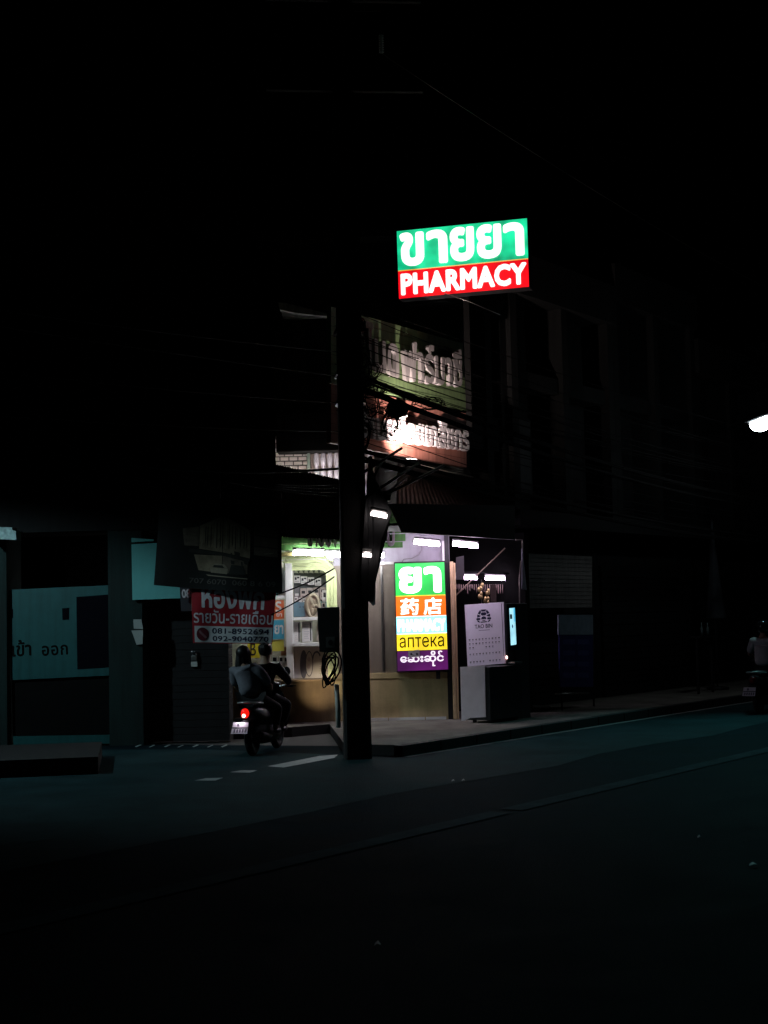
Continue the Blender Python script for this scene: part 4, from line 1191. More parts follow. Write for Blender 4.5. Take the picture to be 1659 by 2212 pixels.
loops(822, 905, 34, 34, 8, -4.4, 0.004, 'wide loose cable loops around the splice box')
loops(806, 838, 26, 18, 7, -4.7, 0.008, 'cable loops lying along the thick cable bundle')
loops(780, 720, 9, 34, 6, -4.8, 0.008, 'cable loops beside the pole over the upper corner of the green sign')
loops(925, 872, 40, 12, 7, -3.0, 0.006, 'long cable loops sagging along the seam between the two boards')
loops(800, 800, 20, 22, 6, -4.7, 0.006, 'cable loops hanging over the first letter of the green sign')
loops(786, 940, 12, 30, 6, -4.8, 0.008, 'cable loops next to the pole in front of the red sign')
mb = MB(W)
mb.pxbox(838, 873, 878, 897, -4.25, -4.05, black, 0.03)
tag(mb.build('splice_box'), 'black cable splice box hidden in the dense tangle of loops', 'box')
# steel brackets under the signs
mb = MB(Pf)
for p, q in (((780, 1024), (868, 968)), ((790, 1075), (905, 1000)), ((840, 1062), (878, 1030)), ((838, 1066), (960, 1005)), ((806, 1030), (830, 992))):
    mb.tube([Pp.p3(*p, -0.05), Pp.p3(*q, 0.6)], 0.022, black, 4)
mb.fr = Pp; reframe(mb, Pf)
tag(mb.build('strut_bracket'), 'black steel struts reaching from the pole up under the red sign', 'bracket')
mb = MB(Pp)
mb.pxpoly([(812, 1060), (846, 1060), (843, 1081), (830, 1083), (812, 1076)], 0.1, 0.15, black)
tag(mb.build('junction_box'), 'black junction box hanging from the struts right of the pole', 'box')
# tarpaulin beside the pole
tp = [(796, 985), (803, 985), (806, 1015), (812, 1040), (830, 1066), (840, 1090), (846, 1108), (836, 1118), (838, 1130), (824, 1165), (812, 1196), (811, 1260), (811, 1305), (806, 1309), (798, 1300), (782, 1292), (780, 1235), (784, 1170), (788, 1110), (792, 1050)]
mb = MB(Pp)
ctr = Vector(Pp.uz(803, 1150, 0.05))
front, back = [], []
V2d = [Vector(Pp.uz(x, y, 0.05)) for x, y in tp]
n = len(V2d)
cvs = [mb.bm.verts.new((c_.x, 0.05 + 0.05 * math.sin(i * 1.9), c_.y)) for i, c_ in enumerate(V2d)]
cbk = [mb.bm.verts.new((c_.x, 0.11 + 0.05 * math.sin(i * 1.9), c_.y)) for i, c_ in enumerate(V2d)]
f0 = mb.bm.faces.new(cvs); f1 = mb.bm.faces.new(cbk[::-1])
mb.mi(clothblack)
for i in range(n): mb.face([cvs[i], cbk[i], cbk[(i + 1) % n], cvs[(i + 1) % n]], clothblack)
bmesh.ops.triangulate(mb.bm, faces=[f0, f1])
tag(mb.build('tarpaulin'), 'dark folded tarpaulin hanging against the right side of the pole', 'tarpaulin')
tube_lamp(Pp, 800, 1109, 837, 1116, -0.12, 'short warm tube lamp in front of the tarpaulin, high beside the pole', emit('tube_glow_pole', (1.0, 0.86, 0.84), 7.0), 0.028, None)
tube_lamp(Pp, 783, 1199, 803, 1200, -0.06, 'shortest lit tube, at the middle of the hanging tarpaulin', emit('tube_glow_pole', None, None), 0.024, None)

# ------------------------------------------------------------------ banners
big = thing('photo_banner', B, B.p3(470, 1285, 0), 'large dark vinyl banner with a dim picture of an apartment block', 'banner')
BQ = [(345, 1086), (607, 1090), (609, 1281), (333, 1264)]
nx, nz = 24, 10
def bq(a, b):
    x = (BQ[0][0] * (1 - a) + BQ[1][0] * a) * (1 - b) + (BQ[3][0] * (1 - a) + BQ[2][0] * a) * b
    y = (BQ[0][1] * (1 - a) + BQ[1][1] * a) * (1 - b) + (BQ[3][1] * (1 - a) + BQ[2][1] * a) * b + 2.5 * b * math.sin(a * math.pi)
    return x, y
mb = MB(B)
def bp_(a, b, o=0.0): 
    p = Vector(B.p3(*bq(a, b), 0)); return p + Vector((0, -0.03 * math.sin(a * 9 + b * 2) * b - o, 0))
ban = mat('banner_vinyl', (0.02, 0.021, 0.021), 0.4, var=0.3, scale=3)
mb.sheet([[bp_(i / nx, j / nz) for i in range(nx + 1)] for j in range(nz + 1)], ban)
mb.sheet([[bp_(i / nx, j / nz, -0.012) for i in range(nx + 1)] for j in range(nz + 1)], ban)
def bpatch(a0, b0, a1, b1, m, o, sk=0.0):
    k = 6
    mb.sheet([[bp_(a0 + (a1 - a0) * i / k, b0 + (b1 - b0) * j + sk * i / k, o) for i in range(k + 1)] for j in (0, 1)], m)
g1 = mat('print_taupe', (0.28, 0.22, 0.15), 0.45, var=0.6, scale=5); g2 = mat('print_dark', (0.045, 0.045, 0.04), 0.4); g4 = mat('print_dim', (0.16, 0.125, 0.095), 0.45, var=0.6, scale=6); g3 = mat('print_light', (0.36, 0.3, 0.22), 0.4, var=0.3, scale=9)
def bpoly(pts, m, o, k=5):
    rows = []
    (a0, b0), (a1, b1), (a2, b2), (a3, b3) = pts
    for j_ in range(3):
        f = j_ / 2
        rows.append([bp_((a0 + (a1 - a0) * i_ / k) * (1 - f) + (a3 + (a2 - a3) * i_ / k) * f, (b0 + (b1 - b0) * i_ / k) * (1 - f) + (b3 + (b2 - b3) * i_ / k) * f, o) for i_ in range(k + 1)])
    mb.sheet(rows, m)
rnd = random.Random(3)
bpoly([(0.53, 0.14), (0.75, 0.30), (0.75, 0.62), (0.53, 0.56)], g1, 0.004)          # street front of the pictured block
bpoly([(0.34, 0.26), (0.525, 0.14), (0.525, 0.56), (0.34, 0.53)], g1, 0.004)
bpoly([(0.20, 0.30), (0.335, 0.27), (0.335, 0.50), (0.22, 0.50)], g4, 0.004)
bpoly([(0.30, 0.60), (0.525, 0.60), (0.525, 0.80), (0.34, 0.78)], g1, 0.004)
bpoly([(0.53, 0.60), (0.73, 0.66), (0.73, 0.80), (0.53, 0.80)], g4, 0.004)
bpoly([(0.78, 0.24), (0.97, 0.27), (0.97, 0.60), (0.78, 0.58)], g4, 0.004)
for k in range(16):
    a_ = 0.36 + 0.024 * k + rnd.uniform(-0.006, 0.006)
    t_ = 0.27 - (a_ - 0.34) * 0.55 if a_ < 0.53 else 0.17 + (a_ - 0.53) * 0.7
    bpoly([(a_, t_ + rnd.uniform(0.0, 0.05)), (a_ + 0.007, t_ + 0.02), (a_ + 0.007, rnd.uniform(0.42, 0.53)), (a_, 0.52)], g2 if k % 4 else g3, 0.007, 1)
bpoly([(0.26, 0.535), (0.53, 0.565), (0.53, 0.598), (0.26, 0.575)], g2, 0.008)
bpoly([(0.53, 0.565), (0.75, 0.625), (0.75, 0.655), (0.53, 0.598)], g2, 0.008)
for k in range(7):
    a_ = rnd.uniform(0.42, 0.72); b_ = rnd.uniform(0.52, 0.66); w_ = rnd.uniform(0.015, 0.04)
    bpoly([(a_, b_), (a_ + w_, b_ + 0.01), (a_ + w_ * 0.9, b_ + 0.05), (a_ + 0.004, b_ + 0.045)], g2, 0.010, 1)
bpoly([(0.78, 0.345), (0.97, 0.375), (0.97, 0.39), (0.78, 0.36)], g2, 0.007); bpoly([(0.78, 0.47), (0.97, 0.495), (0.97, 0.51), (0.78, 0.485)], g2, 0.007)
bpoly([(0.86, 0.56), (0.93, 0.552), (0.93, 0.562), (0.86, 0.57)], g3, 0.008)
bpoly([(0.435, 0.725), (0.475, 0.69), (0.545, 0.70), (0.57, 0.74)], g3, 0.009); bpoly([(0.43, 0.74), (0.575, 0.745), (0.57, 0.81), (0.44, 0.80)], g3, 0.009)   # parked van in the picture
bpoly([(0.46, 0.71), (0.53, 0.712), (0.545, 0.74), (0.455, 0.738)], g2, 0.011)
bpoly([(0.60, 0.70), (0.70, 0.71), (0.72, 0.81), (0.58, 0.81)], g2, 0.009)
bpoly([(0.40, 0.825), (0.73, 0.85), (0.73, 0.86), (0.42, 0.84)], g3, 0.007)
dg = mat('print_digit', (0.12, 0.11, 0.10), 0.4)
def btext(s_, a0, a1, b0, b1, m, o, bold=0.01):
    P = text2d(s_, bold); xs = [p[0] for q in P for p in q]; ys = [p[1] for q in P for p in q]
    for i, q in enumerate(P):
        f = [mb.bm.verts.new(bp_(a0 + (a1 - a0) * (x - min(xs)) / (max(xs) - min(xs)), b1 - (b1 - b0) * (y - min(ys)) / (max(ys) - min(ys)), o + 0.001 * (i * 0.618 % 1))) for x, y in q]
        mb.face(f, m)
btext('707 6070  060 8 6 09', 0.27, 0.95, 0.875, 0.935, dg, 0.006)
mb.build('sheet', big)
mb = MB(B)
for a in (0.0, 0.5, 1.0):
    p = bp_(a, 0); mb.tube([p, p + Vector((0, 0, 0.55))], 0.008, blackcable)
top = [bp_(i / 8, 0) + Vector((0, 0.01, 0.01)) for i in range(9)]
mb.tube(top, 0.02, black); mb.build('hanging_rod', big)
mb = MB(B)
a, b = Vector(B.p3(250, 1000, 0)), Vector(B.p3(760, 1010, 0))
mb.tube(catenary(a, b, 0.1, 12), 0.02, black); tag(mb.build('hanger_cable'), 'black support cable from which the dark photo banner hangs', 'cable')

RD = 0.10
rb = thing('rent_banner', B, B.p3(500, 1390, RD), 'dark red and white banner with two phone numbers hung over the scooter riders', 'banner')
RBQ = [(413, 1262), (597, 1272), (588, 1391), (417, 1389)]
def rq(a, b):
    return tuple((RBQ[0][i] * (1 - a) + RBQ[1][i] * a) * (1 - b) + (RBQ[3][i] * (1 - a) + RBQ[2][i] * a) * b for i in (0, 1))
def rp_(a, b, o=0.0):
    p = Vector(B.p3(*rq(a, b), RD)); return p + Vector((0, -0.018 * math.sin(a * 7 + b * 3) - 0.01 * math.sin(a * 19) * b - o, 0))
mb = MB(B)
redv = mat('red_vinyl', (0.36, 0.02, 0.03), 0.45, var=0.3, scale=4); whv = mat('white_vinyl', (0.66, 0.66, 0.68), 0.45, var=0.12, scale=4)
nx = 24
mb.sheet([[rp_(i / nx, j / 10) for i in range(nx + 1)] for j in range(11)], redv)
mb.sheet([[rp_(i / nx, j / 10, -0.008) for i in range(nx + 1)] for j in range(11)], redv)
mb.sheet([[rp_(0.025 + 0.965 * i / nx, b, 0.003) for i in range(nx + 1)] for b in (0.705, 0.8, 0.9, 0.985)], whv)
def rtext(s_, a0, a1, b0, b1, m, o, bold=0.0, space=0.0):
    P = text2d(s_, bold, space); xs = [p[0] for q in P for p in q]; ys = [p[1] for q in P for p in q]
    for i, q in enumerate(P):
        f = [mb.bm.verts.new(rp_(a0 + (a1 - a0) * (x - min(xs)) / (max(xs) - min(xs)), b1 - (b1 - b0) * (y - min(ys)) / (max(ys) - min(ys)), o + 0.0012 * (i * 0.618 % 1))) for x, y in q]
        mb.face(f, m)
wl = mat('pale_lettering', (0.8, 0.76, 0.8), 0.5)
nv = mat('navy_lettering', (0.015, 0.018, 0.05), 0.5)
rtext('ห้องพัก', 0.12, 0.87, -0.07, 0.395, wl, 0.003, 0.03)
rtext('รายวัน-รายเดือน', 0.02, 0.985, 0.415, 0.655, wl, 0.003, 0.012)
rtext('081-8952694', 0.24, 0.95, 0.735, 0.835, nv, 0.006, 0.02, 0.03)
rtext('092-9040770', 0.245, 0.95, 0.87, 0.965, nv, 0.006, 0.02, 0.03)
disc = [mb.bm.verts.new(rp_(0.125 + 0.075 * math.cos(i * 0.3491), 0.845 + 0.115 * math.sin(i * 0.3491), 0.006)) for i in range(18)]
mb.face(disc, mat('maroon_disc', (0.14, 0.02, 0.03), 0.5))
hs = [(-0.05, 0.05), (-0.03, 0.07), (-0.015, 0.04), (0.015, 0.0), (0.04, -0.03), (0.055, -0.06), (0.03, -0.075), (0.0, -0.03), (-0.035, 0.015)]
mb.face([mb.bm.verts.new(rp_(0.125 + x, 0.845 - y, 0.009)) for x, y in hs], mat('disc_mark', (0.30, 0.16, 0.18), 0.5))
mb.build('sheet', rb)
mb = MB(B)
for a in (0.02, 0.98):
    p = rp_(a, 0.0); mb.tube([p, p + Vector((0, 0, 0.9))], 0.006, blackcable)
mb.tube([rp_(i / 8, 0) + Vector((0, 0.01, 0.008)) for i in range(9)], 0.012, black)
mb.build('cord', rb)
mb = MB(B)
mb.pxpoly([(388, 1262), (412, 1263), (414, 1320), (391, 1320)], RD + 0.12, 0.01, mat('dark_vinyl', (0.05, 0.05, 0.06), 0.5))
mb.text('08', [(392, 1273), (411, 1272), (412, 1291), (393, 1292)], RD + 0.117, wl, 0.03, 0.001)
tag(mb.build('number_banner'), 'narrow dark banner with the digits 08 left of the red banner', 'banner')
# ropes tied from banners to the pole
for i, (p, q, lab) in enumerate((((598, 1284), (722, 1228), 'rope rising from the photo banner corner past the shop window'), ((586, 1328), (722, 1246), 'rope rising from the red banner edge to the pole'))):
    mb = MB(B)
    a, b = Vector(B.p3(*p, 0.1)), Vector(B.p3(*q, -1.2)); mb.tube(catenary(a, b, 0.03, 10), 0.011, blackcable, 5)
    tag(mb.build('rope'), lab, 'rope')

# ------------------------------------------------------------------ building on the left
lb = thing('left_building', L, (0, 1, 0), 'dark building on the left with plastered pillars and a shutter', 'building')
u22, u238, u312, u488, u590 = (L.uz(x, 1400)[0] for x in (20, 239, 312, 486, 570))
u0_ = u22 - 12
plaster = mat('dark_plaster', (0.006, 0.019, 0.018), 0.85, var=0.3, scale=2, bump=0.4, bscale=35, stain=0.4)
mb = MB(L)
mb.box(u238, u312, -0.12, 0.6, 0, 3.4, plaster); mb.build('pillar', lb)
mb = MB(L)
mb.box(u0_, u22, -0.12, 0.6, 0, 3.4, plaster); mb.build('pillar', lb)
mb = MB(L)
a_ = [(u0_, -0.15), (u590, -0.15), (u590 - 0.7, 1.2), (u0_, 1.2)]
lo_ = [mb.bm.verts.new((p[0], p[1], 3.401)) for p in a_]; hi_ = [mb.bm.verts.new((p[0], p[1], 9.5)) for p in a_]
mb.face(lo_[::-1], blackwall); mb.face(hi_, blackwall)
for i in range(4): mb.face([lo_[i], lo_[(i + 1) % 4], hi_[(i + 1) % 4], hi_[i]], blackwall)
mb.box(u22 + 0.001, u238 - 0.001, 3.0, 3.1, 0.0, 3.4, blackwall)
mb.build('upper_wall', lb)
mb = MB(L)
n = 30
for i in range(n):
    mb.box(u312 + 0.002, u488, 0.28 + 0.006 * (i % 2), 0.6, 0.02 + i * 0.112, 0.02 + i * 0.112 + 0.108, blackwall)
mb.build('shutter', lb)
for k in range(3):
    mb = MB(L); x = u22 - 1 + k * 1.9; mb.box(x, x + 1.2, -0.19, -0.151, 4.6, 6.2, black); mb.build('window', lb)
gt = thing('entry_gate', L, L.p3(130, 1600, 0), 'dull teal metal entry gate painted with Thai words for in and out', 'gate')
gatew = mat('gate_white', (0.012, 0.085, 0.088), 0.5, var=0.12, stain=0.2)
mb = MB(L)
mb.pxpoly([(20, 1274), (237, 1264), (239, 1459), (24, 1469)], 0.0, 0.04, gatew)
mb.pxpoly([(165, 1289.5), (237, 1284), (239, 1441), (167, 1446)], -0.006, 0.005, mat('gate_dark_door', (0.003, 0.003, 0.006), 0.9, spec=0.05))
mb.pxpoly([(134, 1314), (149, 1313), (149, 1338), (135, 1339)], -0.006, 0.005, mat('gate_dark_door', None))
mb.pxpoly([(23, 1316), (28, 1316), (28, 1335), (24, 1335)], -0.006, 0.005, mat('gate_dark_door', None))
mb.text('เข้า', [(25, 1383), (67, 1381), (68, 1416), (26, 1419)], -0.002, mattblack, 0.02, 0.002)
mb.text('ออก', [(90, 1395), (146, 1392), (147, 1414), (91, 1417)], -0.002, mattblack, 0.02, 0.002, space=0.06)
mb.build('upper_panel', gt)
mb = MB(L); mb.pxpoly([(25, 1470), (239, 1460), (240, 1587), (28, 1590)], 0.05, 0.04, mattblack); mb.build('lower_panel', gt)
mb = MB(L); mb.pxpoly([(28, 1591), (240, 1588), (241, 1606), (29, 1609)], -0.03, 0.14, gatew); mb.build('threshold', gt)
mb = MB(L)
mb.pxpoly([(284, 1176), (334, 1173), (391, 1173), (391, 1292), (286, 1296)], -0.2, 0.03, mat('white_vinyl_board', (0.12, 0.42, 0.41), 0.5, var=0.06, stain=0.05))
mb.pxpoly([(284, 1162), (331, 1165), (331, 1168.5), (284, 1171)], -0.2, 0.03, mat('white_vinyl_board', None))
tag(mb.build('white_board'), 'large blank pale teal board on the wall left of the photo banner', 'board')
for i, (q, lab) in enumerate(((((288, 1338), (305, 1338), (309, 1359), (289, 1358)), 'small paper notice, upper of two on the left pillar'), (((284, 1362), (309, 1361), (308, 1391), (295, 1393)), 'curled paper notice, lower of two on the left pillar'))):
    mb = MB(L); mb.pxpoly(q, -0.16, 0.012, mat('aged_paper', (0.33, 0.36, 0.35), 0.7, var=0.15)); tag(mb.build('paper_notice'), lab, 'notice')
mb = MB(L)
c = L.p3(419, 1425, 0.22)
mb.box(c[0] - 0.045, c[0] + 0.045, 0.22, 0.27, c[2] - 0.02, c[2] + 0.07, steel, 0.01)
mb.tube([(c[0] - 0.03, 0.24, c[2] + 0.06), (c[0] - 0.03, 0.24, c[2] + 0.13), (c[0] + 0.03, 0.24, c[2] + 0.13), (c[0] + 0.03, 0.24, c[2] + 0.06)], 0.012, chrome, 8)
mb.box(c[0] - 0.05, c[0] + 0.05, 0.23, 0.26, c[2] - 0.11, c[2] - 0.03, mat('pale_label', (0.5, 0.52, 0.5), 0.4))
tag(mb.build('padlock'), 'shiny padlock and plate on the dark shutter left of the riders', 'padlock')
mb = MB(L)
mb.pxpoly([(-30, 1138), (26, 1139), (27, 1146), (34, 1147), (35, 1166), (-30, 1164)], -0.5, 0.25, mat('wet_tin', (0.25, 0.36, 0.36), 0.35, 0.3, var=0.6, scale=14))
tag(mb.build('tin_sign'), 'crumpled shiny tin sign at the left edge above the gate pillar', 'sign')

# ------------------------------------------------------------------ people
def skin_mesh(fr, name, joints, bones, m, parent=None, sub=2, base=None, root='pelvis', extra=None):
    me = bpy.data.meshes.new(name + '_sk'); names = list(joints)
    idx = {n: i for i, n in enumerate(names)}
    me.from_pydata([joints[n][0] for n in names], [(idx[a], idx[b]) for a, b in bones], [])
    ob = bpy.data.objects.new(name + '_sk', me); col.objects.link(ob)
    md = ob.modifiers.new('s', 'SKIN'); md.use_smooth_shade = True
    for n in names:
        r_ = joints[n][1]; v = me.skin_vertices[0].data[idx[n]]
        v.radius = (r_, r_) if not isinstance(r_, tuple) else r_
        v.use_root = (n == root)
    sb_ = ob.modifiers.new('u', 'SUBSURF'); sb_.levels = sub; sb_.render_levels = sub
    bpy.context.view_layer.update()
    ev = bpy.data.meshes.new_from_object(ob.evaluated_get(bpy.context.evaluated_depsgraph_get()))
    bpy.data.objects.remove(ob)
    mb = MB(fr); mb.bm.from_mesh(ev); mb.m = [m]
    for f in mb.bm.faces: f.smooth = True; f.material_index = 0
    if extra: extra(mb)
    return mb.build(name, parent, base)

skinm = mat('skin', (0.30, 0.17, 0.11), 0.5, var=0.1)
hairm = mat('black_hair', (0.008, 0.007, 0.007), 0.45, var=0.3, scale=40)
def rider(fr, pel, lean, headoff, shirt_m, trouser_m, label, hands, knees, feet, long_hair=False, helmet=None, headtop=1.58, shirt_pad=0.018, sleeve=0.55, look=0.0):
    px_, pd_, pz_ = pel
    hx, hd = headoff
    nz_ = headtop - 0.245
    J = {}
    J['pelvis'] = ((px_, pd_, pz_), (0.15, 0.115))
    J['waist'] = ((px_ + hx * 0.25, pd_ + lean * 0.3, pz_ + (nz_ - pz_) * 0.33), (0.105, 0.075))
    J['chest'] = ((px_ + hx * 0.6, pd_ + lean * 0.75, pz_ + (nz_ - pz_) * 0.72), (0.125, 0.085))
    J['collar'] = ((px_ + hx * 0.8, pd_ + lean * 0.95, nz_ - 0.06), (0.06, 0.05))
    J['neck'] = ((px_ + hx * 0.9, pd_ + lean, nz_ + 0.02), 0.055)
    J['skull'] = ((px_ + hx, pd_ + lean + hd, nz_ + 0.12), (0.082, 0.098))
    J['crown'] = ((px_ + hx, pd_ + lean + hd, nz_ + 0.19), (0.062, 0.075))
    bones = [('pelvis', 'waist'), ('waist', 'chest'), ('chest', 'collar'), ('collar', 'neck'), ('neck', 'skull'), ('skull', 'crown')]
    cx_, cd_ = J['chest'][0][0], J['chest'][0][1]
    for i, s_ in ((0, -1), (1, 1)):
        sh = Vector((cx_ + s_ * 0.185, cd_ + 0.01, nz_ - 0.10)); hnd = Vector(hands[i])
        dv = hnd - sh; L_ = dv.length
        el = sh.lerp(hnd, 0.52) + Vector((s_ * 0.09, -0.05, -0.05))
        n_ = 'rl'[i == 0]
        J['sh' + n_] = (tuple(sh), 0.046); J['el' + n_] = (tuple(el), 0.042); J['wr' + n_] = (tuple(hnd - (hnd - el).normalized() * 0.07), 0.028)
        J['pa' + n_] = (tuple(hnd), (0.034, 0.018))
        bones += [('collar', 'sh' + n_), ('sh' + n_, 'el' + n_), ('el' + n_, 'wr' + n_), ('wr' + n_, 'pa' + n_)]
        fw_ = (hnd - el).normalized()
        for q in range(4):
            b0 = hnd + Vector((s_ * (-0.026 + 0.018 * q), 0, 0.004)) + fw_ * 0.045
            b1 = b0 + fw_ * (0.018 + 0.004 * (q in (1, 2))) + Vector((0, 0, -0.022)); b2 = b1 + Vector((0, -0.02, -0.016))
            J[f'f{q}a{n_}'] = (tuple(b0), 0.0095); J[f'f{q}b{n_}'] = (tuple(b1), 0.009); J[f'f{q}c{n_}'] = (tuple(b2), 0.008)
            bones += [('pa' + n_, f'f{q}a{n_}'), (f'f{q}a{n_}', f'f{q}b{n_}'), (f'f{q}b{n_}', f'f{q}c{n_}')]
        b0 = hnd + Vector((-s_ * 0.04, 0, -0.012)) + fw_ * 0.005; b1 = b0 + fw_ * 0.025 + Vector((-s_ * 0.006, 0, -0.022))
        J['ta' + n_] = (tuple(b0), 0.011); J['tb' + n_] = (tuple(b1), 0.0095)
        bones += [('pa' + n_, 'ta' + n_), ('ta' + n_, 'tb' + n_)]
        hip = Vector((px_ + s_ * 0.10, pd_ + 0.06, pz_ - 0.05)); kn = Vector(knees[i]); an = Vector(feet[i])
        J['hi' + n_] = (tuple(hip), 0.095); J['kn' + n_] = (tuple(kn), 0.058); J['an' + n_] = (tuple(an), 0.036)
        J['to' + n_] = (tuple(an + Vector((s_ * 0.02, 0.17, -0.05))), (0.04, 0.026))
        bones += [('pelvis', 'hi' + n_), ('hi' + n_, 'kn' + n_), ('kn' + n_, 'an' + n_), ('an' + n_, 'to' + n_)]
    hc = Vector(J['skull'][0])
    Rz = Matrix.Rotation(look, 3, 'Z')
    def face(mb):
        for s_ in (-1, 1):
            e = hc + Rz @ Vector((s_ * 0.085, 0.0, -0.005)); mb.ball(e, 0.014, 0.024, 0.034, skinm, 6)
            e = hc + Rz @ Vector((s_ * 0.032, 0.088, 0.012)); mb.ball(e, 0.013, 0.012, 0.010, wprint, 6)
            e = hc + Rz @ Vector((s_ * 0.032, 0.098, 0.012)); mb.ball(e, 0.006, 0.005, 0.006, ink, 5)
        mb.ball(hc + Rz @ Vector((0, 0.105, -0.015)), 0.014, 0.02, 0.026, skinm, 6)
        mb.ball(hc + Rz @ Vector((0, 0.092, -0.06)), 0.026, 0.012, 0.008, mat('lips', (0.28, 0.10, 0.09), 0.5), 6)
    root = skin_mesh(fr, 'person', J, bones, skinm, None, 2, (px_, pd_, 0.0), extra=face)
    tag(root, label, 'person')
    # shirt
    SJ = {k: (J[k][0], tuple(r_ + shirt_pad for r_ in J[k][1]) if isinstance(J[k][1], tuple) else J[k][1] + shirt_pad) for k in ('pelvis', 'waist', 'chest', 'collar', 'shl', 'shr')}
    SJ['pelvis'] = ((px_, pd_ - 0.01, pz_ - 0.03), (0.185, 0.15)); SJ['waist'] = (J['waist'][0], (0.168, 0.13)); SJ['chest'] = (J['chest'][0], (0.20, 0.145))
    SJ['collar'] = (J['collar'][0], (0.125, 0.10))
    for n_ in 'lr': SJ['sh' + n_] = (J['sh' + n_][0], 0.095)
    sbn = [('pelvis', 'waist'), ('waist', 'chest'), ('chest', 'collar')]
    for n_ in 'lr':
        a_, b_ = Vector(J['sh' + n_][0]), Vector(J['el' + n_][0])
        SJ['sl' + n_] = (tuple(a_.lerp(b_, max(sleeve, 0.95))), 0.072 if sleeve < 1 else 0.062)
        sbn += [('collar', 'sh' + n_), ('sh' + n_, 'sl' + n_)]
        if sleeve >= 1:
            SJ['sw' + n_] = (tuple(Vector(J['wr' + n_][0])), 0.044); sbn.append(('sl' + n_, 'sw' + n_))
    skin_mesh(fr, 'shirt', SJ, sbn, shirt_m, root, 2)
    TJ = {k: (J[k][0], (J[k][1] + 0.014) if not isinstance(J[k][1], tuple) else tuple(r_ + 0.014 for r_ in J[k][1])) for k in ('pelvis', 'hil', 'hir', 'knl', 'knr')}
    TJ['pelvis'] = (J['pelvis'][0], (0.162, 0.126))
    tbn = [('pelvis', 'hil'), ('pelvis', 'hir'), ('hil', 'knl'), ('hir', 'knr')]
    for n_ in 'lr':
        TJ['cu' + n_] = (tuple(Vector(J['kn' + n_][0]).lerp(Vector(J['an' + n_][0]), 0.9)), 0.056); tbn.append(('kn' + n_, 'cu' + n_))
    skin_mesh(fr, 'trousers', TJ, tbn, trouser_m, root, 2)
    for n_ in 'lr':
        mb = MB(fr); a_, b_ = Vector(J['an' + n_][0]), Vector(J['to' + n_][0])
        mb.ball((a_ + b_) / 2 + Vector((0, 0.0, -0.012)), 0.048, 0.135, 0.038, black, 8); mb.build('shoe', root)
    # hair
    mb = MB(fr)
    if helmet:
        mb.ball(hc + Vector((0, -0.01, 0.05)), 0.135, 0.15, 0.135, helmet, 12); mb.build('helmet', root)
    else:
        mb.ball(hc + Rz @ Vector((0, -0.026, 0.042)), 0.104, 0.115, 0.105, hairm, 12)
        if long_hair:
            rows = []
            for j in range(9):
                f = j / 8
                rows.append([hc + Rz @ Vector(((0.098 + 0.03 * f) * math.cos(a), -0.02 - (0.10 - 0.02 * f) * math.sin(a) + 0.012 * math.sin(a * 9 + j), 0.06 - 0.36 * f + 0.02 * math.sin(a * 5) * f)) for a in [math.pi * (-0.08 + 1.16 * i / 20) for i in range(21)]])
            mb.sheet(rows, hairm)
            mb.sheet([[p + Vector((0, 0.035, 0)) for p in r_] for r_ in rows], hairm)
        else:
            for k in range(26):
                a = random.uniform(0, 6.28); e = random.uniform(0.1, 1.2)
                mb.ball(hc + Rz @ Vector((0.088 * math.cos(a) * math.cos(e), -0.026 + 0.1 * math.sin(a) * math.cos(e), 0.042 + 0.098 * math.sin(e))), 0.026, 0.026, 0.02, hairm, 4)
        mb.build('hair', root)
    return root

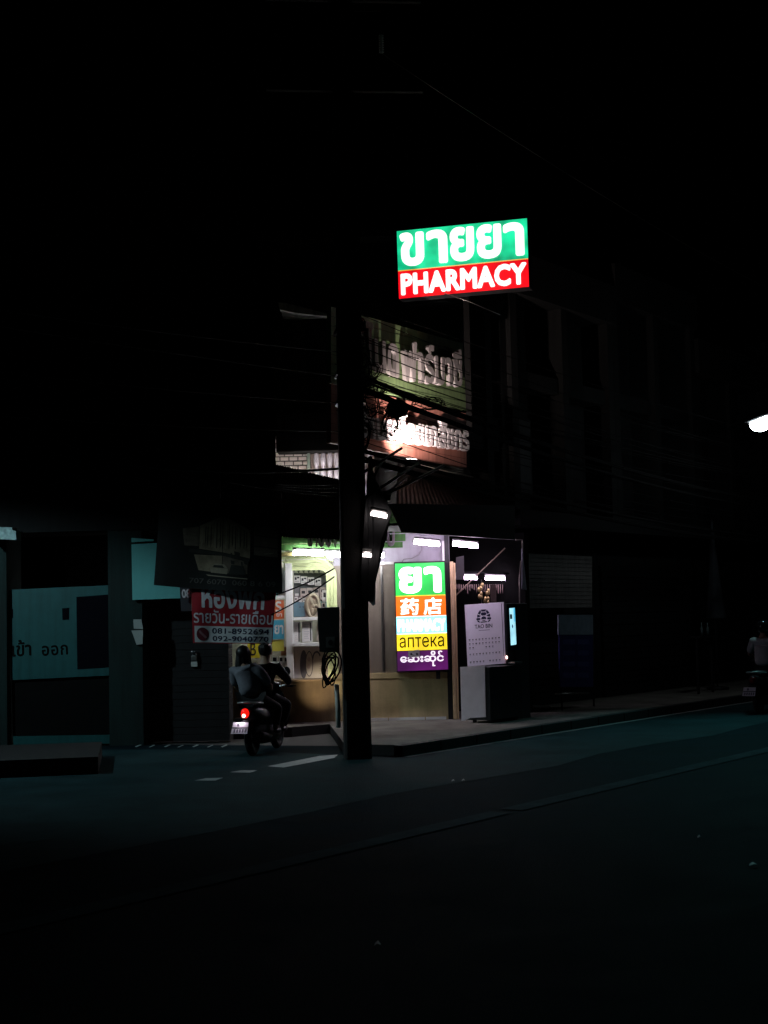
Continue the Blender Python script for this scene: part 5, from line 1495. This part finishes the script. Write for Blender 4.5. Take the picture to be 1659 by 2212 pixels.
# ------------------------------------------------------------------ scooter
def scooter(fr, label, body_m, lit=True):
    s_ = thing('motor_scooter', fr, (0, 0.6, 0), label, 'scooter')
    rimm = mat('black_rim', (0.015, 0.015, 0.016), 0.5)
    rub = mat('tyre_rubber', (0.012, 0.012, 0.012), 0.8)
    for d in (0.0, 1.24):
        mb = MB(fr); n = 28
        mb.tube([(0, d + 0.215 * math.cos(i * 2 * math.pi / n), 0.262 + 0.215 * math.sin(i * 2 * math.pi / n)) for i in range(n + 1)], 0.054, rub, 10, cap=False)
        w_ = mb.build('wheel', s_)
        mb = MB(fr)
        mb.lathe((-0.03, d, 0.262), [(0.17, 0), (0.175, 0.03), (0.17, 0.06)], rimm, 24, 'u', False)
        mb.lathe((-0.05, d, 0.262), [(0.045, 0), (0.05, 0.05), (0.045, 0.1)], rimm, 14, 'u')
        for k in range(6):
            a = k * math.pi / 3; mb.tube([(0, d, 0.262), (0, d + 0.17 * math.cos(a), 0.262 + 0.17 * math.sin(a))], 0.012, rimm)
        mb.build('rim', w_)
    def loft(secs, m, n=14):
        mb = MB(fr); rows = []
        for d, z, w_, h_ in secs:
            rows.append([(w_ * math.copysign(abs(math.cos(a)) ** 0.7, math.cos(a)), d, z + h_ * math.copysign(abs(math.sin(a)) ** 0.7, math.sin(a))) for a in [i * 2 * math.pi / n for i in range(n + 1)]])
        mb.sheet(rows, m)
        mb.face([mb.bm.verts.new(p) for p in rows[0][:n]], m); mb.face([mb.bm.verts.new(p) for p in rows[-1][:n]], m)
        return mb
    loft([(-0.26, 0.645, 0.07, 0.05), (-0.20, 0.62, 0.115, 0.085), (0.0, 0.565, 0.185, 0.135), (0.25, 0.535, 0.195, 0.16), (0.5, 0.50, 0.175, 0.17), (0.64, 0.42, 0.13, 0.14)], body_m).build('tail_body', s_)
    loft([(-0.20, 0.725, 0.09, 0.03), (-0.1, 0.74, 0.135, 0.045), (0.2, 0.735, 0.145, 0.05), (0.36, 0.715, 0.14, 0.05), (0.62, 0.70, 0.105, 0.045), (0.68, 0.69, 0.07, 0.03)], mat('seat_vinyl', (0.015, 0.015, 0.016), 0.5, var=0.2)).build('seat', s_)
    mb = MB(fr)
    mb.tube([(-0.15, 0.05, 0.74), (-0.16, -0.16, 0.755), (-0.11, -0.27, 0.765), (0.0, -0.3, 0.77), (0.11, -0.27, 0.765), (0.16, -0.16, 0.755), (0.15, 0.05, 0.74)], 0.014, mat('grab_rail_metal', (0.55, 0.56, 0.56), 0.3, 0.6), 8); mb.build('grab_rail', s_)
    loft([(-0.12, 0.34, 0.08, 0.08), (0.02, 0.34, 0.14, 0.16), (0.3, 0.33, 0.18, 0.19), (0.62, 0.30, 0.19, 0.17), (0.95, 0.30, 0.17, 0.14), (1.0, 0.30, 0.12, 0.1)], mat('engine_black', (0.01, 0.01, 0.011), 0.7)).build('engine', s_)
    mb = MB(fr)
    mb.box(-0.13, 0.13, 0.58, 1.0, 0.25, 0.29, black, 0.01)
    mb.build('footboard', s_)
    loft([(0.98, 0.30, 0.20, 0.05), (1.02, 0.45, 0.27, 0.09), (1.04, 0.62, 0.26, 0.12), (1.02, 0.80, 0.17, 0.10), (1.05, 0.86, 0.10, 0.06)], body_m).build('leg_shield', s_)
    mb = MB(fr)
    mb.tube([(0, 1.02, 0.85), (0, 1.12, 0.5), (0, 1.22, 0.27)], 0.035, steel, 8)
    for x in (-0.075, 0.075): mb.tube([(x, 1.13, 0.52), (x, 1.24, 0.262)], 0.02, steel, 8)
    mb.build('fork', s_)
    mb = MB(fr)
    n = 12
    for d0, R_, a0, a1 in ((1.24, 0.3, 0.5, 2.6), (0.0, 0.31, 0.4, 2.9)):
        rows = [[(x, d0 + R_ * math.cos(a0 + (a1 - a0) * i / n), 0.262 + R_ * math.sin(a0 + (a1 - a0) * i / n) - 1.6 * x * x) for i in range(n + 1)] for x in (-0.075, -0.04, 0, 0.04, 0.075)]
        mb.sheet(rows, body_m)
    mb.build('mudguard', s_)
    hb = MB(fr)
    hb.tube([(-0.33, 0.93, 0.94), (-0.18, 1.0, 0.945), (0, 1.03, 0.92), (0.18, 1.0, 0.945), (0.33, 0.93, 0.94)], 0.013, steel, 8)
    hb.ball((0, 1.04, 0.93), 0.15, 0.08, 0.075, body_m, 10)
    bar = hb.build('handlebar', s_)
    for x in (-1, 1):
        mb = MB(fr); mb.tube([(x * 0.23, 0.972, 0.943), (x * 0.35, 0.92, 0.94)], 0.019, black, 8); mb.build('grip', bar)
        mb = MB(fr); mb.tube([(x * 0.22, 1.02, 0.94), (x * 0.30, 1.05, 0.935), (x * 0.38, 1.0, 0.935)], 0.007, chrome, 6); mb.build('brake_lever', bar)
        mb = MB(fr)
        mb.tube([(x * 0.13, 1.0, 0.96), (x * 0.17, 0.98, 1.06), (x * 0.23, 0.97, 1.12)], 0.008, chrome if lit else darksteel, 6)
        mb.ball((x * 0.25, 0.965, 1.155), 0.058, 0.02, 0.072, black, 10); mi_ = mb.build('mirror', s_)
        mb = MB(fr); mb.ball((x * 0.25, 0.953, 1.155), 0.05, 0.012, 0.063, mat('mirror_glass', (0.05, 0.055, 0.06), 0.1, 0.6), 10); mb.build('mirror_glass', mi_)
    mb = MB(fr)
    mb.tube([(0.13, 0.45, 0.25), (0.15, 0.2, 0.26), (0.155, -0.15, 0.30)], 0.045, darksteel, 10, 0.055); mb.build('exhaust', s_)
    # tail lamp
    tl = MB(fr)
    if lit:
        tl.ball((-0.02, -0.275, 0.615), 0.062, 0.045, 0.072, emit('tail_red', (1.0, 0.012, 0.006), 0.95, (0.3, 0.01, 0.01)), 12)
    else:
        tl.ball((-0.02, -0.275, 0.615), 0.062, 0.045, 0.072, mat('tail_red_off', (0.12, 0.005, 0.005), 0.3), 12)
    tlo = tl.build('tail_light', s_)
    if lit:
        mb = MB(fr); mb.ball((-0.025, -0.318, 0.585), 0.026, 0.012, 0.026, emit('tail_bulb', (1.0, 0.55, 0.42), 6.0), 8); mb.build('bulb', tlo)
        mb = MB(fr); mb.ball((-0.07, -0.385, 0.53), 0.04, 0.012, 0.012, emit('plate_lamp_glow', (1.0, 0.82, 0.95), 60), 8); pl0_ = mb.build('plate_lamp', s_)
        mb = MB(fr); mb.box(-0.13, -0.01, -0.412, -0.402, 0.505, 0.56, black, 0.003); mb.box(-0.13, -0.01, -0.40, -0.3, 0.548, 0.56, black); mb.build('hood', pl0_)
    pl_ = MB(fr)
    plate = mat('plate_white', (0.9, 0.86, 0.92), 0.4, var=0.1)
    def pp(x, z): return (-0.075 + x + (z - 0.42) * 0.12, z)
    pl_.poly([pp(-0.11, 0.495), pp(0.115, 0.495), pp(0.11, 0.335), pp(-0.13, 0.335)], -0.335, -0.329, plate)
    pl_.poly([pp(-0.115, 0.425), pp(0.112, 0.425), pp(0.112, 0.412), pp(-0.116, 0.412)], -0.3375, -0.3355, darksteel)
    for k in range(5): pl_.poly([pp(-0.09 + k * 0.04, 0.40), pp(-0.065 + k * 0.04, 0.40), pp(-0.07 + k * 0.04, 0.352), pp(-0.092 + k * 0.04, 0.352)], -0.3375, -0.3355, mat('plate_smudge', (0.2, 0.2, 0.25), 0.5))
    pl_.poly([pp(-0.05, 0.47), pp(-0.02, 0.485), pp(-0.01, 0.44), pp(-0.04, 0.435)], -0.3375, -0.3355, mat('plate_smudge', None))
    pl_.box(-0.09, 0.05, -0.328, -0.2, 0.50, 0.52, black)
    pl_.build('number_plate', s_)
    mb = MB(fr)
    mb.lathe((0, 1.10, 0.92), [(0.06, 0), (0.075, 0.03), (0.07, 0.05), (0.0, 0.055)], emit('headlight_glass', (1, 0.85, 0.62), 4.0) if lit else mat('headlight_off', (0.4, 0.4, 0.4), 0.2), 14, 'd')
    h_ = mb.build('headlight', s_)
    return s_, h_

heading = Vector((0.21, 0.98, 0)).normalized()
sp0 = onz(546, 1632, 0)
SF = Fr(sp0.x, sp0.y, -math.atan2(heading.x, heading.y))
body = mat('scooter_paint', (0.006, 0.0065, 0.008), 0.32, var=0.1)
scoot, head = scooter(SF, 'black scooter with a lit red tail lamp, ridden by two people', body)
hl = bpy.data.lights.new('headlight_beam', 'SPOT'); ho = bpy.data.objects.new('headlight_beam', hl); col.objects.link(ho)
hl.energy = 330; hl.color = (1.0, 0.80, 0.52); hl.spot_size = R(15); hl.spot_blend = 1.0; hl.shadow_soft_size = 0.04
p0 = SF.w(0, 1.18, 0.92); p1 = W.w(*W.p3(692, 1484, -0.1))
ho.matrix_world = Matrix.Translation(p0) @ (p1 - p0).to_track_quat('-Z', 'Y').to_matrix().to_4x4()
ho.parent = scoot; ho.matrix_parent_inverse = scoot.matrix_world.inverted()
rider(SF, (0.0, 0.50, 0.84), 0.10, (0.03, 0.03), mat('dark_jacket', (0.006, 0.006, 0.008), 0.8, var=0.3), mat('dark_trousers', (0.006, 0.006, 0.007), 0.8), 'scooter driver in dark clothes with short black hair holding the handlebar',
      [(-0.29, 0.94, 0.965), (0.29, 0.94, 0.965)], [(-0.26, 0.88, 0.68), (0.29, 0.88, 0.68)], [(-0.2, 0.72, 0.36), (0.23, 0.72, 0.36)], headtop=1.575, sleeve=1.0)
rider(SF, (-0.04, 0.12, 0.84), 0.12, (-0.17, 0.02), mat('grey_shirt', (0.17, 0.175, 0.205), 0.9, var=0.25, scale=9, bump=1.0, bscale=11), mat('dark_trousers', None), 'passenger in a pale grey shirt with long black hair on the back of the scooter',
      [(-0.17, 0.46, 0.84), (0.14, 0.50, 0.86)], [(-0.26, 0.50, 0.64), (0.25, 0.52, 0.64)], [(-0.24, 0.34, 0.36), (0.24, 0.34, 0.36)], long_hair=True, headtop=1.545, shirt_pad=0.03, look=0.5)
# far rider on the street
fp = onz(1640, 1541, 0)
FF = Fr(fp.x, fp.y, -math.atan2(RU.x, RU.y) + 0.1)
sc2, _ = scooter(FF, 'unlit scooter of the far rider near the right edge of the road', mat('scooter_grey_paint', (0.02, 0.02, 0.022), 0.3), False)
rider(FF, (0.0, 0.40, 0.86), 0.10, (0.0, 0.03), mat('teal_white_shirt', (0.5, 0.55, 0.55), 0.85, var=0.15), mat('dark_trousers', None), 'far rider in a pale shirt and dark helmet near the right edge',
      [(-0.29, 0.92, 0.965), (0.29, 0.92, 0.965)], [(-0.22, 0.85, 0.62), (0.22, 0.85, 0.62)], [(-0.16, 0.70, 0.36), (0.16, 0.70, 0.36)], helmet=mat('helmet_black', (0.012, 0.012, 0.014), 0.12), headtop=1.66, sleeve=0.5)

# closed parasol and bottles at the right
pa_ = F.w(*F.p3(1548, 1420, -0.3)); 
PF = Fr(pa_.x, pa_.y, 0)
ps = thing('closed_parasol', PF, (0, 0, 0.15), 'closed dark parasol standing on the pavement left of the far rider', 'parasol')
zt1 = aty(1537, 1125, pa_.y).z; zt0 = aty(1548, 1335, pa_.y).z
mb = MB(PF); n = 14; rows = []
for j in range(10):
    f = j / 9
    rows.append([((0.03 + 0.30 * f ** 1.2) * math.cos(i * 2 * math.pi / n) * (1 - 0.3 * (i % 2)) * 0.75, (0.03 + 0.30 * f) * math.sin(i * 2 * math.pi / n) * (1 - 0.3 * (i % 2)), zt1 + (zt0 - zt1) * f) for i in range(n + 1)])
mb.sheet(rows, mat('parasol_cloth', (0.03, 0.036, 0.042), 0.8, var=0.3)); mb.build('canopy', ps)
mb = MB(PF); mb.tube([(0, 0, 0.15), (0, 0, zt1 + 0.05)], 0.022, darksteel, 8); mb.lathe((0, 0, 0.15), [(0.25, 0), (0.25, 0.06), (0.05, 0.08)], black, 14); mb.build('pole', ps)
for i, x in enumerate((1516, 1529)):
    p = F.p3(x, 1372, -0.6); mb = MB(F)
    mb.lathe(p, [(0.03, 0), (0.032, 0.14), (0.012, 0.2), (0.012, 0.27)], mat('bottle_glass', (0.35, 0.45, 0.45), 0.08, 0.6), 10)
    tag(mb.build('glass_bottle'), ['slim shiny bottle on the roadside rack, farther from the parasol', 'slim shiny bottle on the roadside rack, nearer the parasol'][i], 'bottle')
mb = MB(F)
a, b = F.p3(1505, 1374, -0.6), F.p3(1540, 1374, -0.6)
mb.box(a[0], b[0], -0.7, -0.45, a[2] - 0.045, a[2] - 0.004, black)
for x in (a[0] + 0.05, b[0] - 0.05): mb.box(x - 0.02, x + 0.02, -0.6, -0.55, 0.15, a[2] - 0.046, black)
tag(mb.build('roadside_rack'), 'black roadside rack carrying two shiny bottles left of the far rider', 'rack')

# ------------------------------------------------------------------ street lamps
def street_lamp(hx, hy, hz, px_, py_, label, energy, colr, aim, size, blend, lens_s, visor=False, tilt=0.0):
    fr = Fr(px_, py_, 0)
    t = thing('street_lamp', fr, (0, 0, 0), label, 'street lamp', 'street lamps')
    h = Vector((hx - px_, hy - py_, hz))
    mb = MB(fr)
    mb.tube([(0, 0, 0), (0, 0, hz * 0.5), (0, 0, hz + 0.3)], 0.09, darksteel, 12, 0.06); mb.build('pole', t)
    mb = MB(fr)
    mb.tube([(0, 0, hz - 0.1), h * 0.35 + Vector((0, 0, hz * 0.65 + 0.32)), Vector((h.x * 0.8, h.y * 0.8, hz + 0.26)), Vector((h.x, h.y, hz + 0.16))], 0.035, darksteel, 8); mb.build('arm', t)
    ax = Vector((h.x, h.y, 0)).normalized()
    Mh = Matrix.Translation(h) @ Matrix((( ax.x, -ax.y, 0, 0), (ax.y, ax.x, 0, 0), (0, 0, 1, 0), (0, 0, 0, 1))) @ Matrix.Rotation(tilt, 4, 'Y')
    tmp = MB(fr)
    tmp.ball((0, 0, 0.07), 0.36, 0.16, 0.09, darksteel, 12)
    for v in tmp.bm.verts: v.co = Mh @ v.co
    hd_ = tmp.build('lamp_head', t)
    tmp = MB(fr)
    tmp.ball((-0.03, 0, -0.07), 0.25, 0.17, 0.17, emit('street_lens_%d' % int(lens_s), (0.82, 0.95, 1.0), lens_s), 12)
    for v in tmp.bm.verts: v.co = Mh @ v.co
    tmp.build('lens', hd_)
    if visor:      # deep skirt added to keep the unseen lamp's beam off upper walls
        tmp = MB(fr)
        tmp.lathe(h + Vector((0, 0, -0.40)), [(0.34, 0), (0.35, 0.2), (0.30, 0.46)], black, 28, cap=False)
        tmp.build('skirt', hd_)
    ld = bpy.data.lights.new('street_beam', 'SPOT'); lo = bpy.data.objects.new('street_beam', ld); col.objects.link(lo)
    ld.energy = energy; ld.color = colr; ld.spot_size = size; ld.spot_blend = blend; ld.shadow_soft_size = 0.08
    pos = Vector((hx, hy, hz - 0.22))
    lo.matrix_world = Matrix.Translation(pos) @ (Vector(aim) - pos).to_track_quat('-Z', 'Y').to_matrix().to_4x4()
    lo.parent = t; lo.matrix_parent_inverse = t.matrix_world.inverted()
    return t
lp = aty(1640, 906, 29.5)
street_lamp(lp.x, lp.y, lp.z, lp.x + 2.6, lp.y + 0.6, 'glowing white street lamp at the right edge above the far rider', 1500, (0.22, 0.88, 0.90), (lp.x - 0.3, lp.y - 6.5, 0), R(92), 1.0, 30, False, 0.3)
street_lamp(-8.3, 20.3, 5.6, -10.6, 20.2, 'street lamp beside the road on the left, out of the picture', 1550, (0.60, 0.87, 0.95), (-3.6, 22.2, 0.0), R(122), 0.5, 3, True)
